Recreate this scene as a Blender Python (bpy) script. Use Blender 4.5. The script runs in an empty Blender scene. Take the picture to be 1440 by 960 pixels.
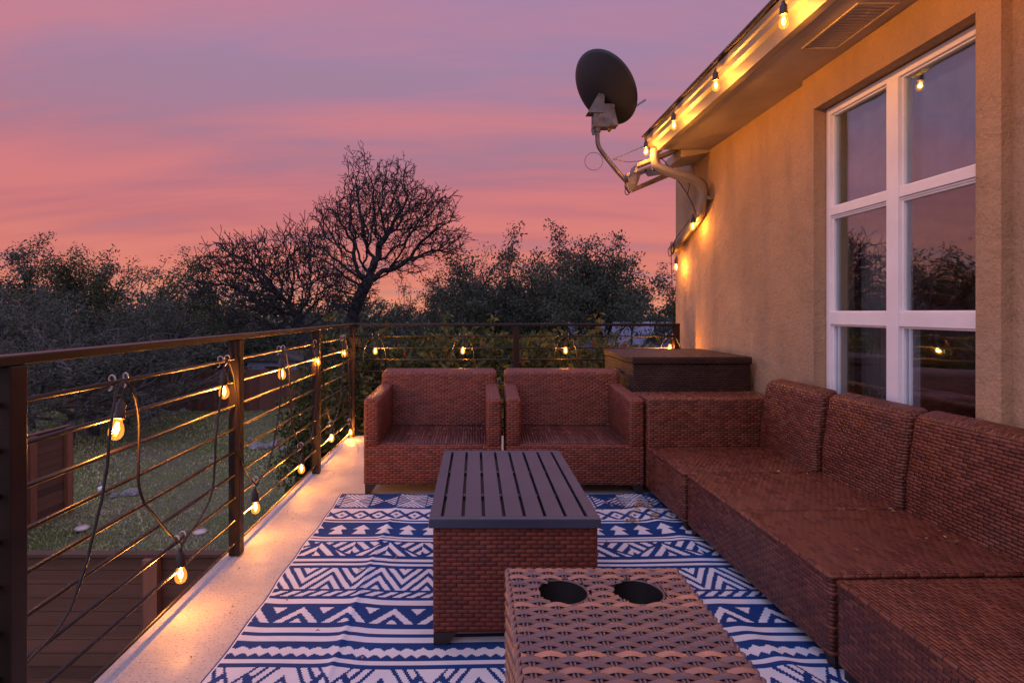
import bpy, bmesh, math, random
import numpy as np
from mathutils import Vector, Matrix
R = math.radians
random.seed(7); rng = np.random.default_rng(7)
S = bpy.context.scene
C = S.collection

# ------------------------------------------------------------------ camera
FP = 800.0; HC = 1.17; VX = 668.0; VY = 439.0      # focal length in px of the 1440 px wide photo, eye height, vanishing point
cd = bpy.data.cameras.new('camera'); cam = bpy.data.objects.new('camera', cd); C.objects.link(cam)
cd.sensor_width = 36; cd.lens = FP / 1440 * 36
cd.shift_x = (720 - VX) / 1440; cd.shift_y = -(480 - VY) / 1440
cd.clip_start = 0.05; cd.clip_end = 2000
cam.location = (0, 0, HC); cam.rotation_euler = (R(90), 0, 0)
S.camera = cam
def at(px, py, Y): return Vector(((px - VX) * Y / FP, Y, HC - (py - VY) * Y / FP))

# ------------------------------------------------------------------ node helper
class NT:
    def __init__(s, nt): s.nt = nt; s.n = nt.nodes; s.l = nt.links
    def new(s, t, **k):
        n = s.n.new(t)
        for a, b in k.items(): setattr(n, a, b)
        return n
    def put(s, sock, v):
        if isinstance(v, bpy.types.NodeSocket): s.l.new(v, sock)
        elif v is not None: sock.default_value = v
    def math(s, op, a, b=None, c=None, clamp=False):
        n = s.new('ShaderNodeMath', operation=op, use_clamp=clamp)
        s.put(n.inputs[0], a); s.put(n.inputs[1], b); s.put(n.inputs[2], c)
        return n.outputs[0]
    def mix(s, f, a, b, blend='MIX'):
        n = s.new('ShaderNodeMix', data_type='RGBA', blend_type=blend)
        s.put(n.inputs[0], f)
        for i, v in ((6, a), (7, b)):
            if isinstance(v, tuple) and len(v) == 3: v = v + (1,)
            s.put(n.inputs[i], v)
        return n.outputs[2]
    def noise(s, vec, scale, detail=3, rough=.55, dist=0):
        n = s.new('ShaderNodeTexNoise'); s.put(n.inputs['Vector'], vec)
        n.inputs['Scale'].default_value = scale; n.inputs['Detail'].default_value = detail
        n.inputs['Roughness'].default_value = rough; n.inputs['Distortion'].default_value = dist
        return n.outputs['Fac']
    def ramp(s, f, stops, interp='LINEAR'):
        n = s.new('ShaderNodeValToRGB'); n.color_ramp.interpolation = interp
        e = n.color_ramp.elements
        while len(e) < len(stops): e.new(.5)
        for i, (p, c) in enumerate(stops):
            e[i].position = p
            if not isinstance(c, tuple): c = (c, c, c)
            e[i].color = c + (1,) if len(c) == 3 else c
        s.put(n.inputs[0], f)
        return n.outputs[0]
    def mapping(s, vec, scale=(1, 1, 1), rot=(0, 0, 0), loc=(0, 0, 0)):
        n = s.new('ShaderNodeMapping'); s.put(n.inputs[0], vec)
        n.inputs['Scale'].default_value = scale; n.inputs['Rotation'].default_value = rot; n.inputs['Location'].default_value = loc
        return n.outputs[0]
    def coord(s, which='Object'): return s.new('ShaderNodeTexCoord').outputs[which]
    def bump(s, h, dist, strength=1, normal=None):
        n = s.new('ShaderNodeBump'); s.put(n.inputs['Height'], h)
        n.inputs['Distance'].default_value = dist; n.inputs['Strength'].default_value = strength
        s.put(n.inputs['Normal'], normal)
        return n.outputs[0]
def material(name):
    m = bpy.data.materials.new(name); m.use_nodes = True
    t = NT(m.node_tree); b = m.node_tree.nodes['Principled BSDF']
    return m, t, b
def simple(name, col, rough=.6, metal=0, spec=.5, var=.15, scale=8, bump=0, bscale=40, var2=None):
    m, t, b = material(name)
    o = t.coord()
    n = t.noise(o, scale, 5)
    c2 = var2 or tuple(max(0, c * (1 - 2 * var)) for c in col)
    t.put(b.inputs['Base Color'], t.mix(t.ramp(n, [(.3, 0), (.7, 1)]), c2, tuple(min(1, c * (1 + var)) for c in col)))
    b.inputs['Roughness'].default_value = rough; b.inputs['Metallic'].default_value = metal
    b.inputs['Specular IOR Level'].default_value = spec
    if bump: t.put(b.inputs['Normal'], t.bump(t.noise(o, bscale, 4), bump))
    return m

# ------------------------------------------------------------------ world: dusk sky after sunset
W = bpy.data.worlds.new('World'); S.world = W; W.use_nodes = True
t = NT(W.node_tree); bg = W.node_tree.nodes['Background']
d = t.coord('Generated')
sp = t.new('ShaderNodeSeparateXYZ'); t.put(sp.inputs[0], d)
x, y, z = sp.outputs
zz = t.math('MAXIMUM', z, 0.0)
front = t.ramp(zz, [(0, (.74, .28, .17)), (.07, (.65, .195, .155)), (.16, (.50, .160, .190)), (.27, (.40, .185, .26)), (.40, (.345, .215, .345)), (.52, (.32, .22, .38)), (.66, (.56,.46,.80)), (1, (.54,.52,.98))])
back = t.ramp(zz, [(0, (.50, .40, .52)), (.2, (.60, .50, .72)), (.6, (.60, .56, .95)), (1, (.54, .52, .98))])
fb = t.math('MULTIPLY', t.math('MULTIPLY_ADD', y, .8, .5, clamp=True), t.ramp(t.math('MULTIPLY_ADD', x, .5, .5), [(.09, 0), (.165, 1)]))
base = t.mix(fb, back, front)
den = t.math('ADD', zz, .22)
cx = t.math('DIVIDE', x, den); cy = t.math('DIVIDE', y, den)
cv = t.new('ShaderNodeCombineXYZ'); t.put(cv.inputs[0], cx); t.put(cv.inputs[1], cy)
n1 = t.noise(t.mapping(cv.outputs[0], (.36, 1.8, 1), (0, 0, R(9)), (3.1, 1.7, 0)), 1.25, 5, .52, .5)
n2 = t.noise(t.mapping(cv.outputs[0], (.6, 3.6, 1), (0, 0, R(14)), (7.3, 4.2, 0)), 1.6, 5, .55, .4)
nn = t.math('MULTIPLY_ADD', n2, .22, t.math('MULTIPLY', n1, .78))
streak = t.ramp(nn, [(.45, 0), (.60, 1)])
coral = t.ramp(zz, [(0, (.82, .27, .17)), (.2, (.70, .205, .195)), (.4, (.60,.205,.24)), (.5, (.50, .21, .30)), (.66,(.56,.46,.80)), (1, (.54,.52,.98))])
mauve = t.mix(.6, base, (.32, .21, .29))
dark = t.ramp(nn, [(.38, 1), (.48, 0)])
c = t.mix(t.math('MULTIPLY', dark, .6), base, mauve)
c = t.mix(t.math('MULTIPLY', t.math('MULTIPLY', streak, .62), fb), c, coral)
low = t.ramp(z, [(0, 0), (.49, 0), (.5, 1), (1, 1)])
ground_dim = t.ramp(z, [(0, (.05, .05, .06)), (.001, (1, 1, 1))])
t.put(bg.inputs[0], c); bg.inputs[1].default_value = 1.06
S.view_settings.view_transform = 'Standard'; S.view_settings.look = 'None'
S.view_settings.exposure = 0.0; S.view_settings.gamma = 1
S.view_settings.use_curve_mapping = False

# afterglow: one very soft weak sun from behind the left shoulder
sl = bpy.data.lights.new('afterglow', 'SUN'); sl.energy = 0.45; sl.angle = R(50); sl.color = (.78, .74, 1.0)
so = bpy.data.objects.new('afterglow', sl); C.objects.link(so); so.rotation_euler = (R(48), 0, R(-38))

# ------------------------------------------------------------------ mesh helpers
class MB:
    def __init__(s): s.v = []; s.f = []; s.mi = []
    def add(s, vs, fs, m=0):
        o = len(s.v); s.v.extend([tuple(p) for p in vs]); s.f.extend([tuple(i + o for i in f) for f in fs]); s.mi.extend([m] * len(fs)); return s
    def box(s, x0, x1, y0, y1, z0, z1, m=0):
        vs = [(x0,y0,z0),(x1,y0,z0),(x1,y1,z0),(x0,y1,z0),(x0,y0,z1),(x1,y0,z1),(x1,y1,z1),(x0,y1,z1)]
        return s.add(vs, [(0,3,2,1),(4,5,6,7),(0,1,5,4),(1,2,6,5),(2,3,7,6),(3,0,4,7)], m)
    def tube(s, pts, r, n=8, cap=True, m=0):
        pts = [Vector(p) for p in pts]; k = len(pts)
        if not hasattr(r, '__len__'): r = [r] * k
        tg = []
        for i in range(k):
            a = pts[max(0, i - 1)]; b = pts[min(k - 1, i + 1)]; q = b - a
            tg.append(q.normalized() if q.length > 1e-9 else Vector((0, 0, 1)))
        up = Vector((0, 0, 1)) if abs(tg[0].z) < .9 else Vector((1, 0, 0))
        u = tg[0].cross(up).normalized(); vs = []
        for i in range(k):
            u = (u - tg[i] * u.dot(tg[i]))
            u = u.normalized() if u.length > 1e-6 else tg[i].orthogonal().normalized()
            w = tg[i].cross(u)
            for j in range(n):
                a = 2 * math.pi * j / n
                vs.append(pts[i] + (u * math.cos(a) + w * math.sin(a)) * r[i])
        fs = [(i*n+j, i*n+(j+1)%n, (i+1)*n+(j+1)%n, (i+1)*n+j) for i in range(k-1) for j in range(n)]
        if cap: fs += [tuple(range(n))[::-1], tuple((k-1)*n+j for j in range(n))]
        return s.add(vs, fs, m)
    def lathe(s, prof, n=16, at=(0,0,0), m=0):
        vs = []; k = len(prof)
        for (r, z) in prof:
            for j in range(n):
                a = 2*math.pi*j/n; vs.append((at[0]+r*math.cos(a), at[1]+r*math.sin(a), at[2]+z))
        fs = [(i*n+j, i*n+(j+1)%n, (i+1)*n+(j+1)%n, (i+1)*n+j) for i in range(k-1) for j in range(n)]
        return s.add(vs, fs, m)
    def prism(s, poly, a, b, axis='y', m=0):
        n = len(poly)
        def P(u, v, w): return (u, w, v) if axis == 'y' else ((w, u, v) if axis == 'x' else (u, v, w))
        vs = [P(u, v, a) for u, v in poly] + [P(u, v, b) for u, v in poly]
        fs = [tuple(range(n)), tuple(range(2*n-1, n-1, -1))] + [(i, n+i, n+(i+1) % n, (i+1) % n) for i in range(n)]
        return s.add(vs, fs, m)
    def build(s, name, mats, parent=None, smooth=False, fixn=True):
        me = bpy.data.meshes.new(name); me.from_pydata(s.v, [], s.f)
        if not isinstance(mats, (list, tuple)): mats = [mats]
        for m in mats: me.materials.append(m)
        me.polygons.foreach_set('material_index', s.mi)
        if fixn:
            bm = bmesh.new(); bm.from_mesh(me); bmesh.ops.recalc_face_normals(bm, faces=bm.faces); bm.to_mesh(me); bm.free()
        if smooth: me.polygons.foreach_set('use_smooth', [True]*len(me.polygons))
        me.update()
        o = bpy.data.objects.new(name, me); C.objects.link(o)
        if parent: o.parent = parent
        return o
def from_bm(name, bm, mats, parent=None, smooth=False):
    me = bpy.data.meshes.new(name); bm.to_mesh(me); bm.free()
    if not isinstance(mats, (list, tuple)): mats = [mats]
    for m in mats: me.materials.append(m)
    if smooth: me.polygons.foreach_set('use_smooth', [True]*len(me.polygons))
    o = bpy.data.objects.new(name, me); C.objects.link(o)
    if parent: o.parent = parent
    return o
def empty(name, loc=(0,0,0), rz=0):
    o = bpy.data.objects.new(name, None); C.objects.link(o); o.location = loc; o.rotation_euler = (0,0,rz); o.empty_display_size = .1; return o
def tag(o, label=None, cat=None, group=None, kind=None):
    if label: o['label'] = label
    if cat: o['category'] = cat
    if group: o['group'] = group
    if kind: o['kind'] = kind
    return o
def copy_tree(o, parent=None):
    c = o.copy(); C.objects.link(c)
    if parent: c.parent = parent
    for ch in [q for q in bpy.data.objects if q.parent == o]: copy_tree(ch, c)
    return c
def rbox(x0, x1, y0, y1, z0, z1, r=.02, seg=3, shape=None, cuts=1):
    """box with rounded edges; shape(v) may bend it before rounding"""
    bm = bmesh.new()
    bmesh.ops.create_cube(bm, size=1)
    for v in bm.verts:
        v.co = Vector((x0 + (v.co.x+.5)*(x1-x0), y0 + (v.co.y+.5)*(y1-y0), z0 + (v.co.z+.5)*(z1-z0)))
    if shape:
        for v in bm.verts: v.co = Vector(shape(v.co))
    bmesh.ops.bevel(bm, geom=list(bm.edges), offset=r, segments=seg, profile=.5, affect='EDGES')
    bmesh.ops.recalc_face_normals(bm, faces=bm.faces)
    return bm
def box_uv(o, swap_top=False):
    me = o.data; uv = me.uv_layers.new(name='uv').data
    for p in me.polygons:
        n = p.normal; ax = max(range(3), key=lambda i: abs(n[i]))
        for li in p.loop_indices:
            v = me.vertices[me.loops[li].vertex_index].co
            if ax == 2: q = (v.y, v.x) if swap_top else (v.x, v.y)
            elif ax == 0: q = (v.y, v.z)
            else: q = (v.x, v.z)
            uv[li].uv = q
    return o
def autosmooth(o, ang=40):
    me = o.data; me.polygons.foreach_set('use_smooth', [True]*len(me.polygons))
    bm = bmesh.new(); bm.from_mesh(me)
    for e in bm.edges:
        if len(e.link_faces) == 2: e.smooth = e.calc_face_angle(0) < R(ang)
    bm.to_mesh(me); bm.free(); return o

# ------------------------------------------------------------------ materials
def weave(name, cols, L=.044, H=.0165, rough=.42, gap=(.014,.006,.005), depth=.0065):
    m, t, b = material(name)
    sp = t.new('ShaderNodeSeparateXYZ'); t.put(sp.inputs[0], t.coord('UV'))
    u, v = sp.outputs[0], sp.outputs[1]
    wob = t.noise(t.coord(), 5, 2)
    v = t.math('MULTIPLY_ADD', wob, .004, v)
    vr = t.math('DIVIDE', v, H); row = t.math('FLOOR', vr)
    par = t.math('MULTIPLY_ADD', t.math('MODULO', t.math('ABSOLUTE', row), 2), .5, t.math('MULTIPLY', t.noise(t.coord(), 3, 1), .05))
    us = t.math('ADD', t.math('DIVIDE', u, L), par)
    cu = t.math('FRACT', us); cvv = t.math('FRACT', vr); col = t.math('FLOOR', us)
    arc = t.math('POWER', t.math('SINE', t.math('MULTIPLY', cu, math.pi)), .55)
    acr = t.math('POWER', t.math('SINE', t.math('MULTIPLY', cvv, math.pi)), .45)
    h = t.math('MULTIPLY', arc, acr)
    cb = t.new('ShaderNodeCombineXYZ'); t.put(cb.inputs[0], col); t.put(cb.inputs[1], row)
    wn = t.new('ShaderNodeTexWhiteNoise', noise_dimensions='2D'); t.put(wn.inputs['Vector'], cb.outputs[0])
    big = t.noise(t.coord(), 2.2, 3)
    f = t.math('ADD', t.math('MULTIPLY', wn.outputs['Value'], .6), t.math('MULTIPLY', big, .5))
    strand = t.ramp(f, [(.15, cols[0]), (.5, cols[1]), (.95, cols[2])])
    fac = t.ramp(h, [(.06, .0), (.38, 1)])
    dust = t.ramp(t.noise(t.coord(), 3, 7, .75), [(.52, 0), (.8, .30)])
    strand = t.mix(dust, strand, (.20, .13, .11))
    t.put(b.inputs['Base Color'], t.mix(fac, gap, strand))  # gap colour paints occlusion between strands, over the darker stakes behind
    t.put(b.inputs['Roughness'], t.math('MULTIPLY_ADD', wn.outputs['Value'], .18, rough))
    b.inputs['Specular IOR Level'].default_value = .34
    t.put(b.inputs['Normal'], t.bump(h, depth, .9))
    return m
M = {}
M['wicker'] = weave('wicker', [(.105,.028,.017), (.165,.043,.024), (.235,.070,.040)], H=.0148, L=.046, rough=.36)
M['wicker_seat'] = weave('wicker_seat', [(.060,.020,.016), (.10,.032,.024), (.16,.055,.040)], L=.30, H=.0185, rough=.30, depth=.009)
M['wicker_sofa'] = weave('wicker_sofa', [(.085,.023,.014), (.135,.037,.021), (.22,.072,.040)], L=.043, H=.0138, rough=.24)
M['wicker_table'] = weave('wicker_table', [(.095,.019,.010), (.15,.030,.015), (.21,.048,.024)], L=.040, H=.0150)
M['wicker_dark'] = weave('wicker_dark', [(.020,.009,.006), (.032,.013,.009), (.050,.020,.013)], L=.034, H=.0135)
M['black_plastic'] = simple('black_plastic', (.018,.013,.012), .5)
M['table_metal'] = simple('table_metal', (.046,.050,.072), .36, 0, .6, .10, 3, .0006, 60)
M['rail_steel'] = simple('rail_steel', (.012,.007,.006), .38, .1, .42, .35, 6, .0006, 90)
M['post_steel'] = simple('post_steel', (.026,.012,.008), .45, .1, .3, .3, 6, .0006, 90)
M['cord'] = simple('cord', (.020,.012,.010), .5)
M['socket'] = simple('socket', (.030,.017,.012), .45)
M['clip'] = simple('clip', (.62,.50,.45), .35)
M['white_trim'] = simple('white_trim', (.84,.81,.82), .45, 0, .5, .04, 5)
M['gutter_paint'] = simple('gutter_paint', (.24,.21,.18), .42, 0, .5, .10, 3, .0008, 12)
M['soffit_paint'] = simple('soffit_paint', (.42,.35,.29), .7, 0, .3, .10, 3, .0006, 50)
M['galv'] = simple('galv', (.30,.27,.26), .45, .5, .5, .2, 10)
M['bracket'] = simple('bracket', (.13,.115,.11), .45, .4, .5, .25, 10)
M['dish'] = simple('dish', (.018,.018,.026), .5, 0, .5, .10, 4)
M['rock'] = simple('rock', (.30,.29,.28), .9, 0, .2, .3, 3, .03, 6)
M['bark'] = simple('bark', (.045,.044,.048), .95, 0, .2, .4, 6, .03, 9)
M['bark_grey'] = simple('bark_grey', (.16,.145,.145), .95, 0, .2, .4, 3, .03, 9)
M['shingle'] = simple('shingle', (.10,.09,.085), .9, 0, .2, .2, 30, .01, 40)
M['dryleaf'] = simple('dryleaf', (.34,.21,.10), .8, 0, .3, .4, 60)
M['interior_wall'] = simple('interior_wall', (.27,.085,.055), .8)
M['curtain'] = simple('curtain', (.42,.36,.33), .9)
M['dark_wood'] = simple('dark_wood', (.05,.025,.015), .4)

# stucco
m, t, b = material('stucco'); o = t.coord()
n1 = t.noise(o, 1.1, 5, .6); n2 = t.noise(t.mapping(o, (1.5, 1.5, .35)), 3.2, 5, .6); n3 = t.noise(o, 130, 3, .6)
c = t.mix(t.ramp(n1, [(.3,0),(.7,1)]), (.40,.255,.140), (.52,.345,.205))
c = t.mix(t.ramp(n2, [(.44,0),(.70,.6)]), c, (.29,.205,.14))
c = t.mix(t.ramp(n3, [(.35,.25),(.5,0)]), c, (.16,.10,.07))
t.put(b.inputs['Base Color'], c); b.inputs['Roughness'].default_value = .92; b.inputs['Specular IOR Level'].default_value = .2
h = t.math('ADD', t.math('MULTIPLY', t.noise(o, 60, 5, .65), .5), t.math('MULTIPLY', t.noise(o, 7, 5), 1.6))
t.put(b.inputs['Normal'], t.bump(h, .016, 1)); M['stucco'] = m
# concrete
m, t, b = material('concrete'); o = t.coord()
c = t.mix(t.ramp(t.noise(o, 2.2, 6, .6), [(.3,0),(.7,1)]), (.33,.30,.29), (.47,.43,.41))
c = t.mix(t.ramp(t.noise(o, 120, 2, .5), [(.58,0),(.68,.85)]), c, (.14,.11,.10))
c = t.mix(t.ramp(t.noise(o, 14, 6, .75), [(.56,0),(.75,.45)]), c, (.28,.24,.23))
c = t.mix(t.ramp(t.noise(o, 33, 3, .6, 1.2), [(.68,0),(.74,.7)]), c, (.72,.68,.66))
t.put(b.inputs['Base Color'], c); t.put(b.inputs['Roughness'], t.ramp(t.noise(o, 6, 4), [(.3,.45),(.7,.75)]))
t.put(b.inputs['Normal'], t.bump(t.noise(o, 45, 5, .6), .004, .7)); M['concrete'] = m
# lawn
m, t, b = material('lawn'); o = t.coord()
c = t.mix(t.ramp(t.noise(o, .35, 5, .6), [(.35,0),(.65,1)]), (.17,.22,.065), (.36,.33,.18))
c = t.mix(t.ramp(t.noise(o, 1.7, 6, .7), [(.45,0),(.7,.8)]), c, (.25,.225,.19))
c = t.mix(t.ramp(t.noise(o, 22, 4, .7), [(.35,.7),(.6,0)]), c, (.025,.032,.014))
t.put(b.inputs['Base Color'], c); b.inputs['Roughness'].default_value = .95; b.inputs['Specular IOR Level'].default_value = .15
t.put(b.inputs['Normal'], t.bump(t.noise(o, 14, 6, .7), .12, 1)); M['lawn'] = m
# cedar fence boards (horizontal boards: grain along x/y)
def wood(name, col, board=.14, vertical=False):
    m, t, b = material(name); o = t.coord()
    sp = t.new('ShaderNodeSeparateXYZ'); t.put(sp.inputs[0], o)
    ax = t.math('ADD', sp.outputs[0], sp.outputs[1]) if vertical else sp.outputs[2]
    r = t.math('DIVIDE', ax, board); idx = t.math('FLOOR', r); fr = t.math('FRACT', r)
    wn = t.new('ShaderNodeTexWhiteNoise', noise_dimensions='1D'); t.put(wn.inputs['W'], idx)
    g = t.noise(t.mapping(o, (14,14,1.2) if vertical else (1.2,1.2,22)), 2.5, 6, .6, .6)
    f = t.math('MULTIPLY_ADD', wn.outputs['Value'], .5, t.math('MULTIPLY', g, .6))
    c = t.ramp(f, [(.2, tuple(q*.55 for q in col)), (.55, col), (.9, tuple(min(1,q*1.5) for q in col))])
    c = t.mix(t.ramp(t.noise(o, 3.5, 2, .5), [(.70,0),(.76,.8)]), c, tuple(q*.3 for q in col))
    t.put(b.inputs['Base Color'], c); b.inputs['Roughness'].default_value = .8
    t.put(b.inputs['Normal'], t.bump(g, .004, .6)); return m
M['cedar'] = wood('cedar', (.120,.052,.030))
M['cedar_post'] = wood('cedar_post', (.21,.080,.042), .3, True)
M['cedar_far'] = wood('cedar_far', (.15,.060,.040), .14, True)
def leafmat(name, cols, tr=.25, scale=1.3, extra=None):
    m, t, b = material(name); o = t.coord()
    oi = t.new('ShaderNodeObjectInfo')
    a = t.new('ShaderNodeAttribute'); a.attribute_name = 'tint'
    f = t.math('ADD', t.math('MULTIPLY', t.noise(o, scale, 3), .8), t.math('MULTIPLY_ADD', oi.outputs['Random'], .2, -.1))
    f = t.math('MULTIPLY_ADD', a.outputs['Fac'], .45, f)
    stops = [(.35 + .5*i/(len(cols)-1), cc) for i, cc in enumerate(cols)]
    c = t.ramp(f, stops)
    if extra:
        c = t.mix(t.ramp(a.outputs['Fac'], [(.986,0),(.990,1)]), c, extra)
    t.put(b.inputs['Base Color'], c); b.inputs['Roughness'].default_value = .6; b.inputs['Specular IOR Level'].default_value = .3
    tl = t.new('ShaderNodeBsdfTranslucent'); t.put(tl.inputs[0], c)
    mx = t.new('ShaderNodeMixShader'); mx.inputs[0].default_value = tr
    t.l.new(b.outputs[0], mx.inputs[1]); t.l.new(tl.outputs[0], mx.inputs[2])
    t.l.new(mx.outputs[0], m.node_tree.nodes['Material Output'].inputs[0])
    return m
M['leaf_dark'] = leafmat('leaf_dark', [(.034,.044,.032), (.060,.074,.046), (.090,.098,.062)])
M['leaf_green'] = leafmat('leaf_green', [(.040,.052,.024), (.075,.092,.034), (.115,.122,.055)])
M['leaf_grey'] = leafmat('leaf_grey', [(.044,.056,.036), (.080,.092,.056), (.118,.122,.088)])
M['leaf_shrub'] = leafmat('leaf_shrub', [(.028,.042,.014), (.078,.095,.026), (.20,.17,.036)], .35, 2.2, (.34,.06,.02))
# bulb materials
m, t, b = material('bulb_glass')
lw = t.new('ShaderNodeLayerWeight'); lw.inputs[0].default_value = .35
tb = t.new('ShaderNodeBsdfTransparent'); tb.inputs[0].default_value = (1,.86,.60,1)
em = t.new('ShaderNodeEmission'); em.inputs[0].default_value = (1,.32,.035,1)
t.put(em.inputs[1], t.ramp(lw.outputs['Facing'], [(0,.65),(1,.75)]))
ad = t.new('ShaderNodeAddShader'); t.l.new(tb.outputs[0], ad.inputs[0]); t.l.new(em.outputs[0], ad.inputs[1])
gl = t.new('ShaderNodeBsdfGlossy'); gl.inputs['Roughness'].default_value = .05
mx = t.new('ShaderNodeMixShader'); t.put(mx.inputs[0], t.math('MULTIPLY', lw.outputs['Fresnel'], .25))
t.l.new(ad.outputs[0], mx.inputs[1]); t.l.new(gl.outputs[0], mx.inputs[2])
t.l.new(mx.outputs[0], m.node_tree.nodes['Material Output'].inputs[0]); M['bulb_glass'] = m
m, t, b = material('filament')
em = t.new('ShaderNodeEmission'); em.inputs[0].default_value = (1,.55,.16,1); em.inputs[1].default_value = 25
t.l.new(em.outputs[0], m.node_tree.nodes['Material Output'].inputs[0]); M['filament'] = m
# window glass
m, t, b = material('window_glass')
b.inputs['Base Color'].default_value = (.85,.88,.92,1); b.inputs['Roughness'].default_value = .01
tb = t.new('ShaderNodeBsdfTransparent'); tb.inputs[0].default_value = (.90,.92,.95,1)
g = t.new('ShaderNodeBsdfGlossy'); g.inputs['Roughness'].default_value = .015; g.inputs[0].default_value = (.70,.92,1,1)
wv = t.bump(t.noise(t.coord(), 1.6, 2), .012, .35); t.put(g.inputs['Normal'], wv)
fr = t.new('ShaderNodeLayerWeight'); fr.inputs[0].default_value = .5
mx = t.new('ShaderNodeMixShader'); t.put(mx.inputs[0], t.math('MULTIPLY_ADD', t.math('POWER', fr.outputs['Facing'], 2.5), .9, .17, clamp=True))
t.l.new(tb.outputs[0], mx.inputs[1]); t.l.new(g.outputs[0], mx.inputs[2])
t.l.new(mx.outputs[0], m.node_tree.nodes['Material Output'].inputs[0]); M['window_glass'] = m

# ------------------------------------------------------------------ SETTING
GZ = -3.0
nG = 90
xs = np.concatenate([np.linspace(-400,-30,8), np.linspace(-28,28,57), np.linspace(30,400,8)])
ys = np.concatenate([np.linspace(-60,2,5), np.linspace(3,45,43), np.linspace(50,600,10)])
def gz(x, y): return GZ + .10*math.sin(x*.45+1)*math.cos(y*.38) + .05*math.sin(x*1.1+y*.9)
g = MB()
g.add([(a, b_, gz(a, b_)) for b_ in ys for a in xs], [(j*len(xs)+i, j*len(xs)+i+1, (j+1)*len(xs)+i+1, (j+1)*len(xs)+i) for j in range(len(ys)-1) for i in range(len(xs)-1)])
o = g.build('ground', M['lawn'], smooth=True); tag(o, kind='structure')
g = MB(); g.box(-1.228, 2.048, -2.0, 5.415, -.22, 0)
o = g.build('deck', M['concrete']); tag(o, kind='structure')
bm = bmesh.new(); bm.from_mesh(o.data); bmesh.ops.bevel(bm, geom=list(bm.edges), offset=.008, segments=2, affect='EDGES'); bm.to_mesh(o.data); bm.free()

# ------------------------------------------------------------------ HOUSE
house = tag(empty('house', (2.05, 2, GZ)), 'tan stucco house with a white window, deep soffit and lit white gutter', 'house')
def hp(o):                      # parent to house, keep world placement
    o.parent = house; o.location = Vector(o.location) - Vector(house.location); return o
WX = 2.05; BX = 2.006
Y0, Y1, Z0, Z1 = 2.28, 3.37, .45, 2.372   # window opening
g = MB()
g.box(WX, WX+.2, -3, Y0-.004, GZ, 2.75); g.box(WX, WX+.2, Y1+.004, 5.81, GZ, 2.75)
g.box(WX+.0005, WX+.1995, Y0-.004, Y1+.004, GZ, Z0-.004); g.box(WX+.0005, WX+.1995, Y0-.004, Y1+.004, Z1+.004, 2.75)
g.box(WX+.2, 9, 5.61, 5.81, GZ, 2.75)
hp(g.build('wall', M['stucco']))
# raised stucco surround
g = MB()
g.box(BX, WX+.12, 2.169, Y0, Z0-.12, 2.583); g.box(BX, WX+.12, Y1, 3.485, Z0-.12, 2.583)
g.box(BX+.0005, WX+.12, Y0, Y1, Z1, 2.583); g.box(BX+.0005, WX+.12, Y0, Y1, Z0-.12, Z0)
o = hp(g.build('window_surround', M['stucco']))
# window
FX = 2.078
g = MB()
def fr(y0, y1, z0, z1, x0=FX, x1=FX+.045): g.box(x0, x1, y0, y1, z0, z1)
fr(3.331, 3.366, Z0, 2.365); fr(Y0+.001, Y0+.04, Z0, 2.365)
fr(Y0+.04, 3.331, 2.325, 2.365, FX+.002); fr(Y0+.04, 3.331, Z0, Z0+.05, FX+.002)
fr(2.79, 2.87, Z0+.05, 2.325, FX-.004, FX+.05)
for a, b_ in ((Y0+.04, 2.79), (2.87, 3.331)):
    fr(a, b_, 1.733, 1.782, FX+.001, FX+.044); fr(a, b_, 1.722, 1.731, FX+.008, FX+.04)
    fr(a, b_, 1.10, 1.17, FX+.001, FX+.044)
    # inner stepped beads
    for (z0, z1) in ((1.782, 2.325), (1.17, 1.722), (Z0+.05, 1.10)):
        fr(b_-.012, b_, z0, z1, FX+.014, FX+.04); fr(a, a+.012, z0, z1, FX+.014, FX+.04)
        fr(a+.012, b_-.012, z1-.010, z1, FX+.014, FX+.04); fr(a+.012, b_-.012, z0, z0+.008, FX+.014, FX+.04)
    # sliding sash rail in the lowest light, set back
    fr(b_-.048, b_-.024, Z0+.05, 1.098, FX+.03, FX+.07); fr(b_-.024, b_-.013, Z0+.05, 1.098, FX+.045, FX+.07)
win = hp(g.build('window', M['white_trim']))
bmw = bmesh.new(); bmw.from_mesh(win.data); bmesh.ops.bevel(bmw, geom=list(bmw.edges), offset=.0018, segments=1, affect='EDGES'); bmw.to_mesh(win.data); bmw.free()
for a, b_ in ((Y0+.04, 2.79), (2.87, 3.331)):
    for (z0, z1) in ((1.782, 2.325), (1.17, 1.722), (Z0+.05, 1.10)):
        g = MB(); g.box(FX+.028, FX+.033, a+.004, b_-.004, z0+.003, z1-.003)
        p = g.build('pane', M['window_glass'], win); p.location = (0,0,0)
# room behind the glass
g = MB()
g.box(2.26, 5.4, 5.2, 5.28, 0, 2.6); g.box(5.4, 5.5, -.8, 5.28, 0, 2.6); g.box(2.26, 5.4, -.8, -.7, 0, 2.6)
g.box(2.26, 5.5, -.8, 5.28, 2.45, 2.6); g.box(2.26, 5.5, -.8, 5.28, -.05, .0)
hp(g.build('room', M['interior_wall']))
g = MB()
pts = []
for i in range(40):
    yy = 3.43 - i*.006; pts.append((2.33+.018*math.sin(i*1.15), yy))
vs = [(a, b_, .1) for a, b_ in pts] + [(a, b_, 2.42) for a, b_ in pts]
g.add(vs, [(i, i+1, 41+i, 40+i) for i in range(39)])
hp(g.build('curtain', M['curtain'], smooth=True, fixn=False))
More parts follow.
